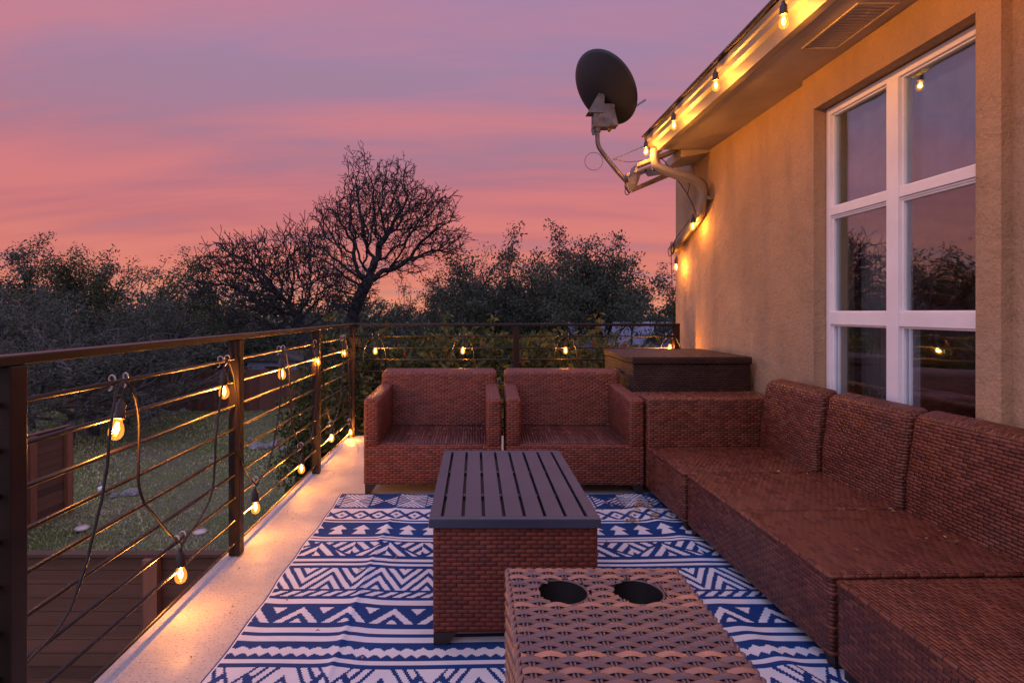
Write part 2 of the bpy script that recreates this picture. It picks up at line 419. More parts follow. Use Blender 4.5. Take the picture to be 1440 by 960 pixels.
# added blue sheet behind the upper panes, its colour standing in for reflected sky
g = MB(); vs = []
for i in range(121):
    yy = 2.30 + i*1.06/120; vs.append((2.19+.006*math.sin(i*.42), yy))
g.add([(a, b_, 1.76) for a, b_ in vs] + [(a, b_, 2.37) for a, b_ in vs], [(i, i+1, 122+i, 121+i) for i in range(120)])
hp(g.build('sky_sheet', simple('sky_tint', (.20,.26,.44), .9), smooth=True, fixn=False))
lamp = tag(empty('room_fill_lamp', (4.7, 2.6, 0)), 'unseen amber floor lamp added to light the room', 'lamp')  # added lamp, out of view, to warm the room's back wall
g = MB(); g.lathe([(.0001,.0),(.14,.0),(.14,.02),(.012,.03),(.012,1.25),(.0001,1.25)], 16); g.build('pole', M['dark_wood'], lamp, smooth=True)
m, t, b = material('lamp_shade'); b.inputs['Base Color'].default_value = (.5,.3,.12,1); b.inputs['Emission Color'].default_value = (1,.42,.06,1); b.inputs['Emission Strength'].default_value = .55
g = MB(); g.lathe([(.10,1.42),(.13,1.12)], 20); g.build('lamp_shade', m, lamp, smooth=True)
L_ = bpy.data.lights.new('room_fill_light','POINT'); L_.energy = 130; L_.color = (1,.45,.12); L_.shadow_soft_size = .04
lo2 = bpy.data.objects.new('room_fill_light', L_); C.objects.link(lo2); lo2.parent = lamp; lo2.location = (0,0,1.30)
# furniture seen dimly inside
t_in = tag(empty('dining_table', (3.5, 3.7, 0)), 'dark wooden table standing inside behind the window glass', 'table')
g = MB(); g.box(-.5, .5, -.8, .8, .72, .76); g.build('table_top', M['dark_wood'], t_in)
for sx in (-.44,.44):
    for sy in (-.72,.72):
        g = MB(); g.tube([(sx*.9, sy*.9, .72), (sx, sy, 0)], [.03,.02], 8); g.build('leg', M['dark_wood'], t_in)

# soffit, fascia, gutter
g = MB(); g.box(1.652, WX-.001, -3, 4.955, 2.585, 2.60)
sof = hp(g.build('soffit', M['soffit_paint']))
g = MB()
for k in range(15): 
    yy = 2.62 + k*.028
    g.box(1.765, 1.845, yy, yy+.012, 2.5825, 2.5848)
    g.box(1.855, 1.925, yy+.004, yy+.016, 2.5825, 2.5848)
g.box(1.75, 1.76, 2.60, 3.05, 2.578, 2.5849); g.box(1.93, 1.94, 2.60, 3.05, 2.578, 2.5849)
g.box(1.76, 1.93, 2.60, 2.61, 2.578, 2.5849); g.box(1.76, 1.93, 3.04, 3.05, 2.578, 2.5849)
v_ = g.build('vent', M['soffit_paint'], sof)
g = MB(); g.box(1.63, 1.652, -3, 4.96, 2.585, 2.76); hp(g.build('fascia', M['gutter_paint']))
prof = [(1.629,2.735),(1.629,2.585),(1.588,2.585),(1.583,2.600),(1.570,2.632),(1.548,2.655),(1.541,2.690),(1.530,2.698),(1.530,2.722),(1.538,2.726),(1.538,2.730),(1.526,2.730),(1.520,2.724)]
g = MB()
inner = [(a+.004, b_+.004) for a, b_ in prof]
pl = [(1.629,2.587),(1.629,2.575),(1.586,2.575),(1.578,2.600),(1.565,2.634),(1.543,2.652),(1.536,2.686),(1.524,2.694),(1.522,2.728),(1.534,2.734),(1.540,2.728),(1.530,2.700),(1.546,2.692),(1.553,2.657),(1.573,2.640),(1.588,2.604),(1.592,2.587)]
g.prism(pl, -3, 5.10)
g.prism([(1.524,2.722),(1.530,2.700),(1.545,2.690),(1.555,2.655),(1.590,2.588),(1.629,2.587),(1.629,2.722)], 5.085, 5.0995)
gut = hp(g.build('gutter', M['gutter_paint']))
g = MB(); g.prism([(1.50,2.742),(1.50,2.752),(1.66,2.80),(9,4.6),(9,4.3),(1.66,2.765)], -3, 5.13); hp(g.build('roof', M['shingle']))
# set back rear roof piece behind the soffit end
g = MB(); g.prism([(1.80,2.52),(WX+.2,2.60),(WX+.2,2.74),(1.80,2.60)], 4.962, 5.40); hp(g.build('rear_eave', M['soffit_paint']))
g = MB(); g.prism([(1.42,2.445),(1.80,2.60),(1.80,2.63),(1.42,2.475)], 4.99, 5.16)
g.prism([(1.40,2.40),(1.42,2.475),(1.44,2.475),(1.42,2.40)], 5.0, 5.18)
hp(g.build('roof_flashing', M['galv']))
# downspout
def smooth_path(pts, n=8):
    P = [Vector(p) for p in pts]; P = [P[0]*2-P[1]] + P + [P[-1]*2-P[-2]]; out = []
    for i in range(1, len(P)-2):
        for k in range(n):
            s = k/n; a, b_, c_, d_ = P[i-1], P[i], P[i+1], P[i+2]
            out.append(.5*((2*b_)+(-a+c_)*s+(2*a-5*b_+4*c_-d_)*s*s+(-a+3*b_-3*c_+d_)*s**3))
    out.append(P[-2]); return out
dp = smooth_path([(1.575,4.98,2.60),(1.575,4.98,2.50),(1.61,4.97,2.43),(1.76,4.94,2.36),(1.90,4.92,2.31),(1.975,4.93,2.23),(1.985,4.97,2.12),(1.99,5.06,2.02),(1.995,5.30,1.935),(2.0,5.55,1.86),(2.0,5.74,1.80)], 6)
g = MB(); rr = [.040*(1+.03*(i % 2)) for i in range(len(dp))]
g.tube(dp, rr, 12); ds = g.build('downspout', M['gutter_paint'], smooth=True); hp(ds)
g = MB(); ds_b = g; g.box(WX-.06, WX-.0005, 4.875, 4.99, 2.14, 2.165); hp(g.build('strap', M['galv']))

# ------------------------------------------------------------------ RAILING
RXc = -1.154; RYb = 5.36; RXr = 1.895
rail = tag(empty('railing', (RXc, RYb, 0)), 'dark bronze steel railing with thin horizontal rods round the deck', 'railing')
def rp(o): o.parent = rail; o.location = Vector((0,0,0)) - Vector(rail.location); return o
zr = [.945 - .1106*k for k in range(9)]
posts = [(RXc, 1.407), (RXc, 2.75), (RXc, 4.14), (RXc, RYb-.01), (.385, RYb), (RXr, RYb), (RXc, .06)]
for (a, b_) in posts:
    bm = rbox(a-.027, a+.027, b_-.027, b_+.027, 0.004, 1.038, .003, 2); o = rp(from_bm('post', bm, M['post_steel']))
for k, (x0, x1, y0, y1) in enumerate([(RXc-.026, RXc+.026, -1.5, RYb+.026), (RXc+.0265, RXr+.03, RYb-.026, RYb+.026)]):
    bm = rbox(x0, x1, y0, y1, 1.039, 1.065, .004, 2); rp(from_bm('top_rail', bm, M['rail_steel']))
for z_ in zr:
    g = MB(); g.tube([(RXc, -1.5, z_), (RXc, RYb, z_)], .0075, 10); rp(g.build('rod', M['rail_steel'], smooth=True))
    g = MB(); g.tube([(RXc, RYb, z_), (RXr, RYb, z_)], .0075, 10); rp(g.build('rod', M['rail_steel'], smooth=True))

# ------------------------------------------------------------------ STRING LIGHTS
def bulb_at(parent, p, top, power, tilt=(0,0), first=[None]):
    """socket + bulb hanging; p = bulb centre, top = where its lead is tied"""
    p = Vector(p); top = Vector(top)
    e = Matrix.Rotation(tilt[0], 3, 'X') @ Matrix.Rotation(tilt[1], 3, 'Y')
    if first[0] is None:
        g = MB(); g.lathe([(.0001,.095),(.007,.094),(.009,.082),(.0165,.074),(.0175,.045),(.0195,.040),(.0195,.030),(.014,.028),(.0001,.028)], 16)
        s0 = g.build('socket', M['socket'], smooth=True); autosmooth(s0, 50)
        g = MB(); g.lathe([(.0125,.030),(.0135,.020),(.0195,.008),(.0225,-.006),(.0215,-.020),(.0155,-.031),(.007,-.036),(.0001,-.037)], 18)
        b0 = g.build('bulb', M['bulb_glass'], smooth=True)
        g = MB(); 
        for i in range(5):
            a = i*2*math.pi/5; g.tube([(.003*math.cos(a),.003*math.sin(a),.02),(.009*math.cos(a),.009*math.sin(a),-.002),(.0035*math.cos(a+.6),.0035*math.sin(a+.6),-.018)], .0012, 5)
        f0 = g.build('filament', M['filament'])
        first[0] = (s0.data, b0.data, f0.data); 
        for q in (s0, b0, f0): bpy.data.objects.remove(q)
    s = bpy.data.objects.new('socket', first[0][0]); b_ = bpy.data.objects.new('bulb', first[0][1])
    for q in (s, b_): C.objects.link(q)
    s.parent = parent; s.location = p - parent.location; s.rotation_euler = e.to_euler()
    b_.parent = s
    fo = bpy.data.objects.new('filament', first[0][2]); C.objects.link(fo); fo.parent = s
    L = bpy.data.lights.new('bulb_light', 'POINT'); L.energy = power; L.color = (1,.40,.075); L.shadow_soft_size = .007
    lo = bpy.data.objects.new('bulb_light', L); C.objects.link(lo); lo.parent = s; lo.location = (0,0,-.008)
    return p + e @ Vector((0,0,.092))
def clip(parent, p, alongx=False):
    """white S hook round a rod at p"""
    g = MB(); P = []
    for i in range(9):
        a = R(200 - i*27); P.append((0, .012*math.cos(a), .014+.012*math.sin(a)-.002))
    for i in range(1, 9):
        a = R(100 + i*22); P.append((.002, .014+.010*math.cos(a), -.012+.011*math.sin(a)))
    g.tube(P, .0028, 6)
    o = g.build('clip', M['clip'], parent, smooth=True); o.location = Vector(p) - parent.location
    o.rotation_euler = (0,0,0 if alongx else R(random.uniform(60,100))); o.scale = (1.05,)*3
PW = 8.0
s1 = tag(empty('string_light', (RXc, 1.2, 0)), 'string of warm amber bulbs zigzagging over the railing rods', 'string light')
cordpts = []
def cord(parent, pts, r=.0032, n=8, jit=.004, name='cord'):
    P = smooth_path(pts, n)
    P = [p + Vector((random.uniform(-jit,jit), random.uniform(-jit,jit), random.uniform(-jit,jit)))*.35 for p in P]
    g = MB(); g.tube(P, r, 7); o = g.build(name, M['cord'], parent, smooth=True); o.location = -parent.location; return o
XI = RXc + .016
up = [(1.83,.803), (2.60,.815), (3.37,.812), (4.12,.82), (4.95,.818)]
lo_ = [(1.42,.16), (2.22,.160), (2.97,.163), (3.75,.150), (4.53,.178), (5.22,.075)]
cp = []
for i, (yl, zl) in enumerate(lo_):
    zc = .29 if i != 5 else .17
    if i > 0:
        for dy in (-.02,.025): clip(s1, (RXc, yl+dy, .2814 if i < 5 else .17))
        tp = bulb_at(s1, (XI, yl-.02, zl), (XI, yl, zc), PW, (R(random.uniform(-6,6)), R(random.uniform(-4,4))))
        cord(s1, [(XI, yl, zc-.01), (XI+.003, yl-.01, (zc+tp.z)/2), tp], .0025, 4, .001, 'lead')
    cp += [(XI, yl-.03, zc-.005), (XI, yl+.03, zc-.005)]
    if i < 5:
        yu, zu = up[i]
        m_ = (yl+yu)/2; 
        dz = random.uniform(-.04,.04)
        cp += [(XI+.004, yl+.20+random.uniform(-.03,.03), .36+dz), (XI+.016, yu-.13+random.uniform(-.03,.03), .62+dz), (XI+.012, yu-.065, .84), (XI, yu-.015, .932), (XI, yu+.04, .932),
               (XI+.012, yu+.075, .82), (XI+.014, yu+.10+random.uniform(-.03,.03), .60+dz), (XI+.014, yu+.16+random.uniform(-.03,.03), .46)]
        for dy in (-.02,.05): clip(s1, (RXc, yu+dy, .945))
        tl = R(-16) if i == 0 else R(random.uniform(-8,8))
        tp = bulb_at(s1, (XI+.004, yu-.03, zu), (XI, yu, .935), PW, (tl, R(random.uniform(-4,4))))
        cord(s1, [(XI, yu+.01, .93), (XI+.003, yu+.004, (.93+tp.z)/2), tp], .0025, 4, .001, 'lead')
cord(s1, cp, .0046, 8, .003)
# back rail run
s2 = tag(empty('string_light', (0, RYb, 0)), 'string of amber bulbs hung in arches along the far railing behind the armchairs', 'string light')
YI = RYb - .018
cp = [(RXc+.05, YI, .19)]
for (X, Z) in [(-.937,.81), (-.114,.812), (.85,.815), (1.83,.84)]:
    for dx in (-.03,.03): clip(s2, (X+dx, RYb, .945), True)
    tp = bulb_at(s2, (X, YI, Z), (X, YI, .935), PW, (0, R(random.uniform(-5,5))))
    cord(s2, [(X, YI, .932), (X+.002, YI, .92), tp], .0025, 4, .001, 'lead')
    cp += [(X-.30, YI, .30), (X-.13, YI-.01, .66), (X-.105, YI-.02, .80), (X-.05, YI-.01, .925), (X+.05, YI-.01, .925), (X+.10, YI-.02, .80), (X+.13, YI-.01, .68)]
    if X < 1.5: cp += [(X+.38, YI, .28), (X+.44, YI, .28)]
    if X < 1.5 and X != -.114:
        for dx in (.38,.44): clip(s2, (X+dx, RYb, .2814), True)
        tp = bulb_at(s2, (X+.41, YI, .165), (X+.41, YI, .28), PW, (0, R(random.uniform(-5,5))))
        cord(s2, [(X+.41, YI, .275), (X+.412, YI, .27), tp], .0025, 4, .001, 'lead')
cp[-1] = (1.86, YI, .8)
cord(s2, cp, .0046, 8, .003)
# eave run
s3 = tag(empty('string_light', (1.5, 3.5, 2.7)), 'string of clear glowing bulbs hanging along the white gutter and down the downspout', 'string light')
ys_e = [.55, 1.25, 2.0, 2.73, 3.50, 4.24, 4.93]
cp = []
for yy in ys_e:
    q = at(0,0,1); z_ = 2.565
    tp = bulb_at(s3, (1.482, yy, z_), (1.49, yy, 2.70), PW*1.4, (R(random.uniform(-4,4)), R(random.uniform(-4,4))))
    cord(s3, [(1.505, yy, 2.735), (1.490, yy, 2.700), tp], .0025, 4, .001, 'lead')
    cp += [(1.508, yy-.06, 2.742), (1.505, yy+.06, 2.742), (1.503, yy+.25, 2.720), (1.503, yy+.5, 2.722)]
cp = cp[:-2] + [(1.51, 5.05, 2.70), (1.56, 5.06, 2.60), (1.66, 5.0, 2.50), (1.76, 5.0, 2.36), (1.86, 4.98, 2.20), (1.93, 4.99, 2.06), (1.96, 5.02, 2.00), (1.95, 5.09, 2.045), (1.955, 5.25, 1.985), (1.955, 5.5, 1.90), (1.955, 5.66, 1.82)]
cord(s3, cp, .0042, 8, .004)
for (p, top) in [((1.945,5.08,1.935),(1.955,5.09,2.035)), ((1.965,5.56,1.615),(1.96,5.60,1.74))]:
    tp = bulb_at(s3, p, top, PW*1.15, (R(4), 0)); cord(s3, [top, tp], .0025, 4, .0, 'lead')
cord(s3, [(1.955,5.66,1.82),(1.945,5.62,1.74),(1.94,5.56,1.78),(1.96,5.64,1.85),(1.95,5.74,1.80),(1.95,5.70,1.73),(1.95,5.58,1.76),(1.955,5.60,1.84),(1.99,5.78,1.86),(2.01,5.815,1.6),(2.02,5.82,1.0),(2.02,5.82,.3)], .004, 8, .006)
cord(s3, [(1.86,4.98,2.20),(1.90,4.97,2.35),(1.99,4.92,2.30),(2.035,4.95,2.16),(2.02,5.0,2.05),(1.97,5.05,1.97)], .003, 8, .002)

# ------------------------------------------------------------------ FURNITURE
def wick(o, swap=True):
    box_uv(o, swap); autosmooth(o, 50); return o
def foot(parent, x, y, h, sx=1, sy=1, w=.075):
    g = MB()
    a = w; b_ = w*.45
    v = [(x,y,h),(x+sx*a,y,h),(x+sx*a,y+sy*a,h),(x,y+sy*a,h),(x,y,0),(x+sx*b_,y,0),(x+sx*b_,y+sy*b_,0),(x,y+sy*b_,0)]
    g.add(v, [(0,1,2,3),(4,5,6,7),(0,1,5,4),(1,2,6,5),(2,3,7,6),(3,0,4,7)])
    return g.build('foot', M['black_plastic'], parent)
def make_armchair():
    r = empty('armchair')
    w = .886; h = w/2
    # front faces -Y at y=0
    bm = rbox(-h+.001, h-.001, .0, .74, .060, .316, .012, 3); wick(from_bm('seat', bm, M['wicker'], r))
    bm = rbox(-h+.099, h-.099, .035, .66, .300, .323, .006, 2); wick(from_bm('seat_panel', bm, M['wicker_seat'], r))
    for s in (-1, 1):
        x0, x1 = (s*h, s*(h-.097)) if s < 0 else (h-.097, h)
        def sh(v, s=s):
            return (v.x, v.y, v.z + (.020 if (v.z > .5 and v.y > .3) else 0))
        bm = rbox(min(x0,x1), max(x0,x1), -.003, .70, .30, .612, .022, 4, sh); wick(from_bm('armrest', bm, M['wicker'], r), False)
    def shb(v):
        y = v.y; z = v.z
        if z > .5: y += .075
        if z > .5 and v.y > .7: z += .018
        return (v.x, y, z)
    bm = rbox(-h+.006, h-.006, .585, .76, .062, .715, .032, 5, shb); wick(from_bm('backrest', bm, M['wicker'], r), False)
    for sx in (-1, 1):
        foot(r, sx*(h-.008), .012, .062, -sx, 1); foot(r, sx*(h-.008), .80, .062, -sx, -1)
    return r
a1 = make_armchair(); a1.location = (-.272, 3.642, .004)
tag(a1, 'brown wicker armchair without cushion nearer the lit railing corner', 'armchair', 'brown wicker armchairs')
a2 = copy_tree(a1); a2.location = (.640, 3.642, .004); a2.rotation_euler = (0,0,R(-1.6))
tag(a2, 'brown wicker armchair without cushion between its twin and the wicker sofa', 'armchair', 'brown wicker armchairs')

ANG = R(1.6)
def sofa_module(y0, y1, label, splits, arm=False, x0=None):
    """front faces -X ; y0..y1 length in local frame"""
    r = empty('sofa_section'); tag(r, label, 'sofa', 'brown wicker sofa sections')
    L = y1 - y0; r.location = ((x0 if x0 else 1.152 - (y0-1.84)*.022), y0, .002); r.rotation_euler = (0,0,ANG)
    bm = rbox(0, .87, .004, L-.004, .045, .300, .014, 3); wick(from_bm('base', bm, M['wicker_sofa'], r))
    n = len(splits)-1
    for i in range(n):
        a, b_ = splits[i]-y0, splits[i+1]-y0
        def sh(v, a=a, b_=b_): return v
        bm = rbox(-.003, .72, a+.005, b_-.003, .290, .318, .012, 3); wick(from_bm('seat', bm, M['wicker_sofa'], r))
        def shb(v):
            x = v.x; z = v.z
            if z > .6: x += .045 if v.x < .8 else .0
            if z > .6 and v.x > .8: z += .030
            return (x, v.y, z)
        bm = rbox(.700, .856, a+.008, b_-.006, .10, .728, .036, 5, shb)
        bmesh.ops.bisect_plane(bm, geom=bm.verts[:]+bm.edges[:]+bm.faces[:], plane_co=(0,0,.45), plane_no=(0,0,1))
        for v in bm.verts:
            if abs(v.co.z-.45) < .003 and v.co.x < .80: v.co.x -= .018
        wick(from_bm('backrest', bm, M['wicker_sofa'], r), False)
    if arm:
        bm = rbox(0.002, .86, L+.002, L+.33, .045, .622, .018, 4); wick(from_bm('armrest', bm, M['wicker_sofa'], r))
    ye = L + (.33 if arm else 0)
    for (a, s) in ((.012, 1), (ye-.012, -1)):
        foot(r, .02, a, .047, 1, s, .07); foot(r, .84, a, .047, -1, s, .07)
    return r
sofa_module(3.02, 3.60, 'single corner sofa section of brown wicker with a broad low armrest', [3.02, 3.60], True, 1.108)
sofa_module(1.84, 3.005, 'middle double sofa section of brown wicker in front of the window', [1.84, 2.44, 3.005])
sofa_module(.64, 1.818, 'nearest sofa section of brown wicker cut off by the photo edge', [.64, 1.24, 1.818], False, 1.185)

# coffee table
ct = tag(empty('coffee_table', (.138, 1.97, .002)), 'wicker coffee table with a dark grey slatted metal top', 'coffee table')
w = .299
bm = rbox(-w+.014, w-.008, .012, .968, .050, .421, .012, 3); wick(from_bm('base', bm, M['wicker_table'], ct))
bm = bmesh.new()
def bbox(bm, x0,x1,y0,y1,z0,z1,r):
    b2 = rbox(x0,x1,y0,y1,z0,z1,r,2); me = bpy.data.meshes.new('tmp'); b2.to_mesh(me); b2.free(); bm.from_mesh(me); bpy.data.meshes.remove(me)
bbox(bm, -w, w, 0, .028, .420, .4535, .003); bbox(bm, -w, w, .951, .979, .420, .4535, .003)
bbox(bm, -w, -w+.041, .0285, .9505, .4205, .453, .002); bbox(bm, w-.041, w, .0285, .9505, .4205, .453, .002)
n = 7; gap = .0115; tot = 2*w-.082; sw = (tot - 8*gap)/7
for i in range(7):
    x0 = -w+.041+gap+i*(sw+gap); bbox(bm, x0, x0+sw, .0285, .9505, .436, .453, .0015)
from_bm('table_top', bm, M['table_metal'], ct)
g = MB(); g.box(-w+.042, w-.042, .03, .95, .4215, .424); g.build('top_liner', M['black_plastic'], ct)
g = MB(); g.box(-w+.042, w-.042, .30, .33, .4245, .4355); g.box(-w+.042, w-.042, .63, .66, .4245, .4355); g.build('crossbar', M['table_metal'], ct)
for sx, sy, x, y in ((1,1,-w+.016,.016),(-1,1,w-.010,.016),(1,-1,-w+.016,.96),(-1,-1,w-.010,.96)): foot(ct, x, y, .052, sx, sy, .085)

# side table with cup holders: real woven strands
st = tag(empty('side_table', (.268, 1.304, .002)), 'woven wicker side table with two round cup holes in its top', 'side table')
TZ = .579; hw = .194; DEP = .52
holes = [(-.084, -.100), (.075, -.100)]; HR = .054
m, t, b = material('rattan_strand')
a_ = t.new('ShaderNodeAttribute'); a_.attribute_name = 'tint'
n_ = t.noise(t.coord(), 24, 4)
f = t.math('ADD', t.math('MULTIPLY', a_.outputs['Fac'], .75), t.math('MULTIPLY', n_, .35))
t.put(b.inputs['Base Color'], t.ramp(f, [(.15,(.11,.066,.070)), (.48,(.17,.096,.090)), (.66,(.26,.125,.085)), (.90,(.50,.22,.125))]))
b.inputs['Roughness'].default_value = .42
t.put(b.inputs['Normal'], t.bump(t.noise(t.mapping(t.coord(), (1,8,8)), 60, 3), .0006, .6)); M['strand'] = m
def tint_attr(o, vals):
    at_ = o.data.attributes.new('tint', 'FLOAT', 'FACE'); at_.data.foreach_set('value', vals)
def ribbon(mb, tl, pts, nrm, wid, th=.0022, tint=.5):
    """flattened half round strand along pts, nrm = surface normal, wid width"""
    P = [Vector(p) for p in pts]; N = Vector(nrm); k = len(P); sec = [(-.5,0),(-.36,.75),(0,1.0),(.36,.75),(.5,0)]
    vs = []
    for i in range(k):
        tg = (P[min(k-1,i+1)]-P[max(0,i-1)]).normalized(); sd = tg.cross(N).normalized(); nn_ = sd.cross(tg).normalized()
        for (a, b_) in sec: vs.append(P[i] + sd*wid*a + nn_*th*b_)
    q = len(sec)
    fs = [(i*q+j, i*q+j+1, (i+1)*q+j+1, (i+1)*q+j) for i in range(k-1) for j in range(q-1)]
    mb.add(vs, fs); tl.extend([tint]*len(fs))
SP = .0345; RW = .0150; AMP = .0032
def weave_panel(name, fmap, nrm, ulen, vlen, skip=None):
    g = MB(); tl = []
    rows = int(vlen/RW)
    for r_ in range(rows):
        v = (r_+.5)*RW; base = random.random()
        if r_ % 1 == 0:
            seg = []; steps = int(ulen/(SP/6))
            for i in range(steps+1):
                u = i*ulen/steps
                hh = AMP*math.sin(math.pi*(u/SP + r_)) 
                bad = skip and skip(u, v)
                if bad:
                    if len(seg) > 2: ribbon(g, tl, seg, nrm, RW*1.0, .0026, base*.6+random.random()*.4)
                    seg = []; continue
                seg.append(fmap(u, v, hh))
                if len(seg) > 12 and random.random() < .0: pass
            if len(seg) > 2: ribbon(g, tl, seg, nrm, RW*1.0, .0026, base*.6+random.random()*.4)
    for j in range(int(ulen/SP)+1):
        for du in (-.0035, .0035):
            u = (j+.5)*SP + du
            if u < .002 or u > ulen-.002: continue
            seg = []
            for i in range(int(vlen/.0075)+1):
                v = i*.0075; hh = -AMP*.55*math.sin(math.pi*(u/SP))*0 
                if skip and skip(u, v):
                    if len(seg) > 1: o0 = len(g.f); g.tube(seg, .0029, 5, False); tl.extend([.35]*(len(g.f)-o0))
                    seg = []; continue
                seg.append(fmap(u, v, 0))
            if len(seg) > 1: o0 = len(g.f); g.tube(seg, .0029, 5, False); tl.extend([.35]*(len(g.f)-o0))
    return g, tl
g, tl = weave_panel('t', lambda u, v, h: (-hw+.004+u, -v-.003, TZ+h), (0,0,1), 2*hw-.008, DEP-.006,
    lambda u, v: any((-hw+u-a)**2 + (-v-b_)**2 < (HR+.001-.0025*abs(math.sin(v*900)))**2 for a, b_ in holes))
for (a, b_) in holes:      # rim strand round each hole
    for rr_, zz_ in ((HR+.0015,TZ-.0035),):
        pts = [(a+rr_*math.cos(2*math.pi*i/36), b_+rr_*math.sin(2*math.pi*i/36), zz_) for i in range(37)]
        o0 = len(g.f); g.tube(pts, .0032, 6, False); tl.extend([.1]*(len(g.f)-o0))
o = g.build('top', M['strand'], st, smooth=True, fixn=False); tint_attr(o, tl)
for (nm, fm, nr, ul) in (('side_panel', lambda u, v, h: (-hw-h, -u-.006, TZ-.012-v), (-1,0,0), DEP-.012), ('side_panel', lambda u, v, h: (hw+h, -DEP+.006+u, TZ-.012-v), (1,0,0), DEP-.012),
                     ('side_panel', lambda u, v, h: (hw-.005-u, 0+h, TZ-.012-v), (0,1,0), 2*hw-.01), ('side_panel', lambda u, v, h: (-hw+.005+u, -DEP-h, TZ-.012-v), (0,-1,0), 2*hw-.01)):
    g, tl = weave_panel(nm, fm, nr, ul, TZ-.05); o = g.build(nm, M['strand'], st, smooth=True, fixn=False); tint_attr(o, tl)
g = MB(); tl = []            # rounded braided edges
ring = []
def edge_braid(p0, p1):
    global tl
    p0 = Vector(p0); p1 = Vector(p1); L_ = (p1-p0).length; n_ = int(L_/.004)
    for ph in (0, math.pi):
        ax = (p1-p0).normalized(); u = ax.orthogonal().normalized(); w_ = ax.cross(u)
        pts = [p0.lerp(p1, i/n_) + (u*math.cos(i*.55+ph)+w_*math.sin(i*.55+ph))*.0035 for i in range(n_+1)]
        o0 = len(g.f); g.tube(pts, .0042, 6, False); tl.extend([.3+.5*random.random()]*(len(g.f)-o0))
e_ = hw-.001
for a, b_ in (((-e_,-.001),(e_,-.001)), ((e_,-.001),(e_,-DEP+.001)), ((e_,-DEP+.001),(-e_,-DEP+.001)), ((-e_,-DEP+.001),(-e_,-.001))):
    edge_braid((a[0],a[1],TZ-.004), (b_[0],b_[1],TZ-.004)); edge_braid((a[0],a[1],.045), (b_[0],b_[1],.045)); edge_braid((a[0],a[1],TZ-.006), (a[0],a[1],.045))
o = g.build('edging', M['strand'], st, smooth=True); tint_attr(o, tl)
# dark liner with holes + cups
bm = bmesh.new(); 
def ringpts(a, b_, r, z, n=28): return [bm.verts.new((a+r*math.cos(2*math.pi*i/n), b_+r*math.sin(2*math.pi*i/n), z)) for i in range(n)]
ins = .010
zl = TZ-.007
cells = [(-hw+ins, -.006-.0, -.005), (0,0,0)]
outer = [bm.verts.new(p) for p in ((-hw+ins,-ins,zl),(hw-ins,-ins,zl),(hw-ins,-DEP+ins,zl),(-hw+ins,-DEP+ins,zl))]
edges = [bm.edges.new((outer[i], outer[(i+1)%4])) for i in range(4)]
for a, b_ in holes:
    r_ = ringpts(a, b_, HR, zl); edges += [bm.edges.new((r_[i], r_[(i+1)%28])) for i in range(28)]
bmesh.ops.triangle_fill(bm, use_beauty=True, edges=edges)
low_ = [bm.verts.new((v.co.x, v.co.y, .04)) for v in outer]
for i in range(4): bm.faces.new((outer[i], outer[(i+1)%4], low_[(i+1)%4], low_[i]))
bm.faces.new(low_)
from_bm('liner', bm, simple('liner_resin', (.045,.024,.020), .6), st)
for a, b_ in holes:
    g = MB(); g.lathe([(HR, zl),(HR-.004,zl-.14),(.0001,zl-.142)], 28, (a,b_,0)); g.build('cup_holder', M['black_plastic'], st, smooth=True)
for sx in (-1,1):
    for sy in (0,1): foot(st, sx*(hw-.004), -.004 if sy == 0 else -DEP+.004, .045, -sx, -1 if sy == 0 else 1, .05)

# storage box
sb = tag(empty('storage_box', (1.572, 4.113, .002)), 'dark wicker deck storage box with flat lid against the wall corner', 'storage box')
bm = rbox(-.425, .430, .012, .92, .03, .792, .012, 3); wick(from_bm('body', bm, M['wicker_dark'], sb), False)
bm = rbox(-.432, .436, 0, .932, .790, .846, .012, 3); wick(from_bm('lid', bm, M['wicker_dark'], sb))
g = MB(); g.tube(smooth_path([(-.430,.30,.70),(-.445,.33,.71),(-.448,.42,.712),(-.445,.51,.71),(-.430,.54,.70)],5), .008, 8); g.build('handle', M['black_plastic'], sb, smooth=True)
for sx, sy, x, y in ((1,1,-.42,.02),(-1,1,.42,.02),(1,-1,-.42,.91),(-1,-1,.42,.91)): foot(sb, x, y, .035, sx, sy, .06)

# ------------------------------------------------------------------ RUG
cs = .0055
X0, X1, YB, YF = -.855, 1.24, 3.64, -.24
nx = int((X1-X0)/cs); ny = int((YB-YF)/cs)
ux = (np.arange(nx)+.5)*cs + X0; dd = (np.arange(ny)+.5)*cs
U, D = np.meshgrid(ux, dd)
MIR = 1.95
D2 = np.where(D > MIR, 2*MIR-D, D)
col = np.zeros_like(U)          # 1 = white
def band(a, b): return (D2 >= a) & (D2 < b)
def put(mask, val): 
    col[mask] = np.asarray(val, float)[mask] if hasattr(val, '__len__') else val
def tri(u, p, ph=0):            # 0 at peak .. 1 at the trough
    f = ((u-ph)/p) % 1.0; return np.abs(2*f-1) if False else 1-np.abs(2*f-1)
def lines(spec):
    for a, b in spec: put(band(a, b), 1)
jx = (np.round(U/ .012)*.012)
# A panels
m_ = band(.018,.25); v = (D2-.018)/.232; pidx = np.floor((U+.47)/.17).astype(int); pu = ((U+.47)/.17) % 1
vv = np.abs(v-.5)*2
xx = np.abs(pu-.5)*2
hour = ((xx*1.0 + .0) < vv)
chev = ((v*5 + xx*1.6) % 1) < .55
A = np.where(pidx % 2 == 0, np.where(hour, (((vv-xx)*3.2+.1) % 1) < .62, (((v*8 + xx*1.5) % 1) < .40)), np.where(xx < .9, np.where(vv < xx*.9, 1.0*(((v*6+pu*4) % 1) < .45), 0.0), 0))
put(m_, A.astype(float))
lines([(.275,.31), (.478,.494)])
